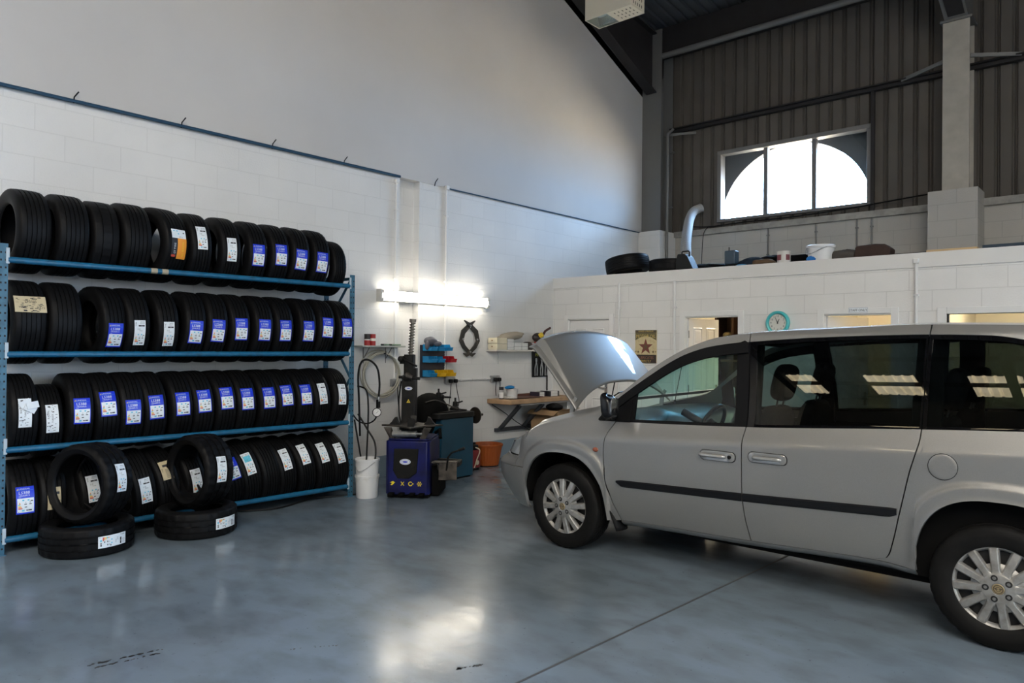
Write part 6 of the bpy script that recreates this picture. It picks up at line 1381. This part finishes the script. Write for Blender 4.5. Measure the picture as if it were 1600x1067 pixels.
# tailgate and rear glass (outside the picture but closing the body)
m = MB(); m.grid(lambda u, v: (3.80 - .22 * max(0, v - .45) + .03 * math.sin(PI * u), -.74 + 1.48 * u, .38 + 1.22 * v), 12, 20); tg = obj('tailgate', m, SILVER, car, smooth=60)
m = MB(); m.bb(3.79, 3.93, -.82, .82, .34, .62); obj('rear_bumper', m, SILVER, car, bevel=.05, seg=4)
# ---- bonnet, raised
L_, N_ = Vector((-.60, 0, .80)), Vector((.80, 0, .60)); H0 = Vector((-.012, 0, 1.085))
def bonnet(a, b_, lift=0):
    rear = .20 * (1 - abs(a) ** 2.6); front = .745 + .075 * (1 - a * a)
    l = rear + (front - rear) * b_; y = a * (.785 - .07 * b_ ** 1.5)
    n = .085 * (1 - abs(a) ** 2.2) * (1 - .25 * b_) - .02 * b_ ** 3
    if abs(a) > .90: n -= (.075 * b_ ** 1.3) * sst(.90, .93, abs(a)) + .015 * (abs(a) - .93) / .07 * b_
    n -= .06 * max(0, b_ - .9) / .1 * max(0, b_ - .9) / .1 * .5
    P = H0 + L_ * l + N_ * (n + lift); return (P.x, y, P.z)
m = MB()
A_ = [-1, -.975, -.95, -.935, -.93, -.92, -.91, -.90, -.89] + list(np.linspace(-.85, .85, 35)) + [.89, .90, .91, .92, .93, .935, .95, .975, 1]
m.grid(lambda u, v: bonnet(A_[int(round(u * (len(A_) - 1)))], v), len(A_) - 1, 30)
bo = obj('bonnet', m, SILVER, car, smooth=35)
sm = bo.modifiers.new('t', 'SOLIDIFY'); sm.thickness = .012; sm.offset = 0
m = MB()
for bb_ in (.2, .55, .9): m.tube([bonnet(a, bb_, -.035) for a in np.linspace(-.85, .85, 16)], .022, 6)
for aa_ in (-.6, 0, .6): m.tube([bonnet(aa_, b_, -.035) for b_ in np.linspace(.08, .95, 10)], .022, 6)
obj('bonnet_frame', m, CTRIM, bo)
for sg in (-1, 1):
    m = MB(); m.bar((-.085, sg * .745, 1.03), (-.075, sg * .745, 1.14), .012, .04); m.bar((-.075, sg * .745, 1.13), (-.04, sg * .745, 1.19), .012, .03); obj('bonnet_hinge', m, SILVER, bo, smooth=0)
m = MB(); m.tube([(-.60, .55, .80), (-.40, .48, 1.50)], .006, 8); obj('bonnet_stay', m, BLACK, car)
# ---- wheels
CAP = mat('hub_cap', (.33, .325, .31), .35, .45, noise=(25, (.23, .22, .20), .3, .6)); CAPD = mat('cap_dark', (.01, .01, .01), .6)
wt = tyre_mesh('car_tyre', .335, .215, .212, 'road')
CAPD_TYRE = mat('car_rubber', (.0065, .0063, .006), .6, spec=.12, noise=(6, (.011, .0105, .01), .35, .5))
wt.materials.clear(); wt.materials.append(CAPD_TYRE)
def hubcap():
    m = MB()      # axis = local Z outward
    m.lathe([(.232, -.020), (.236, -.006), (.228, .006), (.216, .004), (.205, -.004), (.198, -.018)], 72)
    NS = 12
    def z_at(r): return .004 + .016 * sst(.21, .07, r) if r > .07 else .02
    for k in range(NS):
        a = 2 * PI * k / NS + .13; n = 10; vs = []
        for i in range(n + 1):
            r = .068 + (.212 - .068) * i / n; wdt = .0185 + .0045 * (i / n) + .018 * max(0, 1 - (r - .068) / .04) ** 2
            zc = .022 - .018 * (i / n) ** 1.5
            for x, dz in ((-wdt - .004, -.030), (-wdt, -.004), (-wdt * .7, .002), (wdt * .7, .002), (wdt, -.004), (wdt + .004, -.030)): vs.append((r * math.cos(a) - x * math.sin(a), r * math.sin(a) + x * math.cos(a), zc + dz))
        m.add(vs, [(i * 6 + j, i * 6 + j + 1, (i + 1) * 6 + j + 1, (i + 1) * 6 + j) for i in range(n) for j in range(5)])
        # scoop between this spoke and the next
        a2 = a + PI / NS; vs = []
        for i in range(7):
            r = .07 + .060 * i / 6
            for j in range(5):
                t_ = (j / 4 - .5) * .32; vs.append((r * math.cos(a2 + t_), r * math.sin(a2 + t_), .012 - .016 * (i / 6) ** 2))
        m.add(vs, [(i * 5 + j, i * 5 + j + 1, (i + 1) * 5 + j + 1, (i + 1) * 5 + j) for i in range(6) for j in range(4)])
    m.lathe([(.098, .006), (.094, .014), (.085, .022), (.07, .026), (.033, .028), (.031, .026), (0, .026)], 48)
    return m
def wheel(x, y, side, steer, label=None):
    w = bpy.data.objects.new('wheel', None); COL.objects.link(w); w.parent = car; w.location = (x, y, .3345); w.rotation_euler = (0, 0, steer)
    ty = obj('tyre', wt, None, w)
    T_ = frame((0, -side * .0, 0), (1, 0, 0), (0, 0, 1), (0, -side, 0)); off = Matrix.Translation((0, 0, .088))
    m = hubcap(); m2 = MB(); m2.add(m.v, m.f, 0, T_ @ off); obj('hub_cap', m2, CAP, w, smooth=40)
    m = MB()
    m.lathe([(0, .05), (.215, .05), (.215, .08)], 40, 0, T_)
    for k in range(5):
        a = 2 * PI * k / 5 + .32 + PI / 2; q = T_ @ off @ Matrix.Translation((.058 * math.cos(a), .058 * math.sin(a), .0245)); m.lathe([(.0, .0035), (.0165, .0035), (.0165, -.002)], 18, 0, q); m.lathe([(0, .009), (.008, .009), (.009, .0036)], 6, 1, q)
    obj('wheel_bolts', m, [CAPD, STEELG], w, smooth=30)
    m = MB(); q = T_ @ off; m.lathe([(0, .0295), (.026, .0295), (.0285, .027)], 28, 0, q); m.lathe([(.023, .030), (.019, .030)], 24, 1, q); m.lathe([(.0125, .0302), (.0095, .0302)], 18, 1, q)
    for sg in (-1, 1): m.add([(sg * .003, .002, .0304), (sg * .017, .007, .0304), (sg * .017, -.001, .0304), (sg * .003, -.003, .0304)], [(0, 1, 2, 3)], 1, q)
    obj('centre_badge', m, [mat('badge_gold', (.36, .28, .15), .35, .5), mat('badge_dark', (.08, .06, .04), .4)], w, smooth=0)
    m = MB(); m.tube([(0, side * .02, 0), (0, side * .3, 0)], .04, 12); obj('axle', m, BLACKM, w)
wheel(-.012, -.845, 1, -.03); wheel(2.876, -.845, 1, 0); wheel(-.012, .845, -1, -.03); wheel(2.876, .845, -1, 0)
# ---- cabin
def seat(x, y, name='front_seat', z=.0, wdt=.5):
    t = bpy.data.objects.new(name, None); COL.objects.link(t); t.parent = car; t.location = (x, y, z)
    m = MB(); m.prism(rrect(.50, wdt, .09), .52, .68); m.bb(-.18, .18, -wdt * .4, wdt * .4, .30, .52, 0); obj('cushion', m, SEAT, t, smooth=40, bevel=.03, seg=3)
    m = MB(); T_ = frame((.20, 0, .60), (0, 1, 0), (.22, 0, .975), (.975, 0, -.22))
    m.prism([(-wdt / 2, 0), (wdt / 2, 0), (wdt / 2 + .01, .35), (wdt / 2 - .03, .56), (wdt / 2 - .12, .61), (-wdt / 2 + .12, .61), (-wdt / 2 + .03, .56), (-wdt / 2 - .01, .35)], -.06, .06, 0, T_); obj('seat_back', m, SEAT, t, smooth=40, bevel=.04, seg=3)
    m = MB(); m.prism(rrect(.29, .26, .09), -.05, .05, 0, T_ @ Matrix.Translation((0, .785, 0))); obj('headrest', m, SEAT, t, smooth=40, bevel=.035, seg=3)
    m = MB()
    for sg in (-.06, .06): m.tube([T_ @ Vector((sg, .58, 0)), T_ @ Vector((sg, .68, 0))], .007, 8)
    obj('headrest_post', m, STEELG, t)
for y in (-.42, .42): seat(1.17, y); seat(2.22, y, 'middle_seat')
seat(2.98, 0, 'rear_bench', .05, 1.15)
m = MB()
def dash(u, v):
    w = 2 * v - 1; x = .12 + .62 * u - .22 * (1 - w * w) * (1 - u); hump = .05 * math.exp(-((w + .45) / .22) ** 2) * sst(.45, .75, u) ; return (x, w * .86, 1.03 + .055 * math.sin(PI * min(u * 1.1, 1)) + hump - (.10 * sst(.85, 1, u)))
m.grid(dash, 20, 30); m.grid(lambda u, v: (.72 - .12 * u, (2 * v - 1) * .86, .95 - .5 * u), 4, 10); obj('dashboard', m, mat('dash_grey', (.025, .028, .03), .4), car, smooth=60)
m = MB(); SW_ = frame((.98, -.42, 1.0), (0, 1, 0), Vector((.42, 0, .907)), Vector((.907, 0, -.42))); m.tube([SW_ @ Vector((.185 * math.cos(a), .185 * math.sin(a), 0)) for a in np.linspace(0, 2 * PI, 41)[:-1]], .016, 10, closed=True)
for a in (0, PI, -PI / 2): m.bar(SW_ @ Vector((.05 * math.cos(a), .05 * math.sin(a), 0)), SW_ @ Vector((.18 * math.cos(a), .18 * math.sin(a), 0)), .035, .014, upv=(.907, 0, -.42))
m.lathe([(0, .03), (.06, .02), (.07, -.02), (.03, -.06), (.03, -.25)], 20, T=SW_); obj('steering_wheel', m, BLACK, car, smooth=40)
m = MB(); m.ball((.83, .0, 1.56), (.03, .12, .035), 16, 10); m.tube([(.80, 0, 1.58), (.77, 0, 1.66)], .010, 8); obj('rear_view_mirror', m, BLACK, car)
m = MB(); m.tube([(.84, .03, 1.52), (.85, .04, 1.44), (.845, .04, 1.38)], .006, 6); m.ball((.845, .04, 1.37), (.012, .012, .03), 10, 8); obj('hanging_ornament', m, BLACK, car)
for sg in (-1, 1):
    m = MB(); PT = mat('pillar_trim', (.012, .012, .012), .8)
    for pa, pb, pw in (((1.46, sg * .83, .98), (1.44, sg * .69, 1.66), .12), ((2.50, sg * .83, 1.02), (2.52, sg * .68, 1.68), .16), ((3.45, sg * .80, 1.05), (3.40, sg * .66, 1.60), .20)):
        m = MB(); m.bar(pa, pb, pw, .05, upv=(0, 1, 0)); obj('inner_pillar', m, PT, car, smooth=0, bevel=.01)
m = MB(); m.lathe([(0, 0), (.07, 0), (.07, .35), (0, .35)], 16, T=frame((2.0, -.45, .27), (0, 1, 0), (0, 0, 1), (1, 0, 0))); m.tube([(.9, -.3, .24), (2.2, -.3, .23), (3.6, -.35, .26)], .03, 10); obj('exhaust', m, STEEL, car)
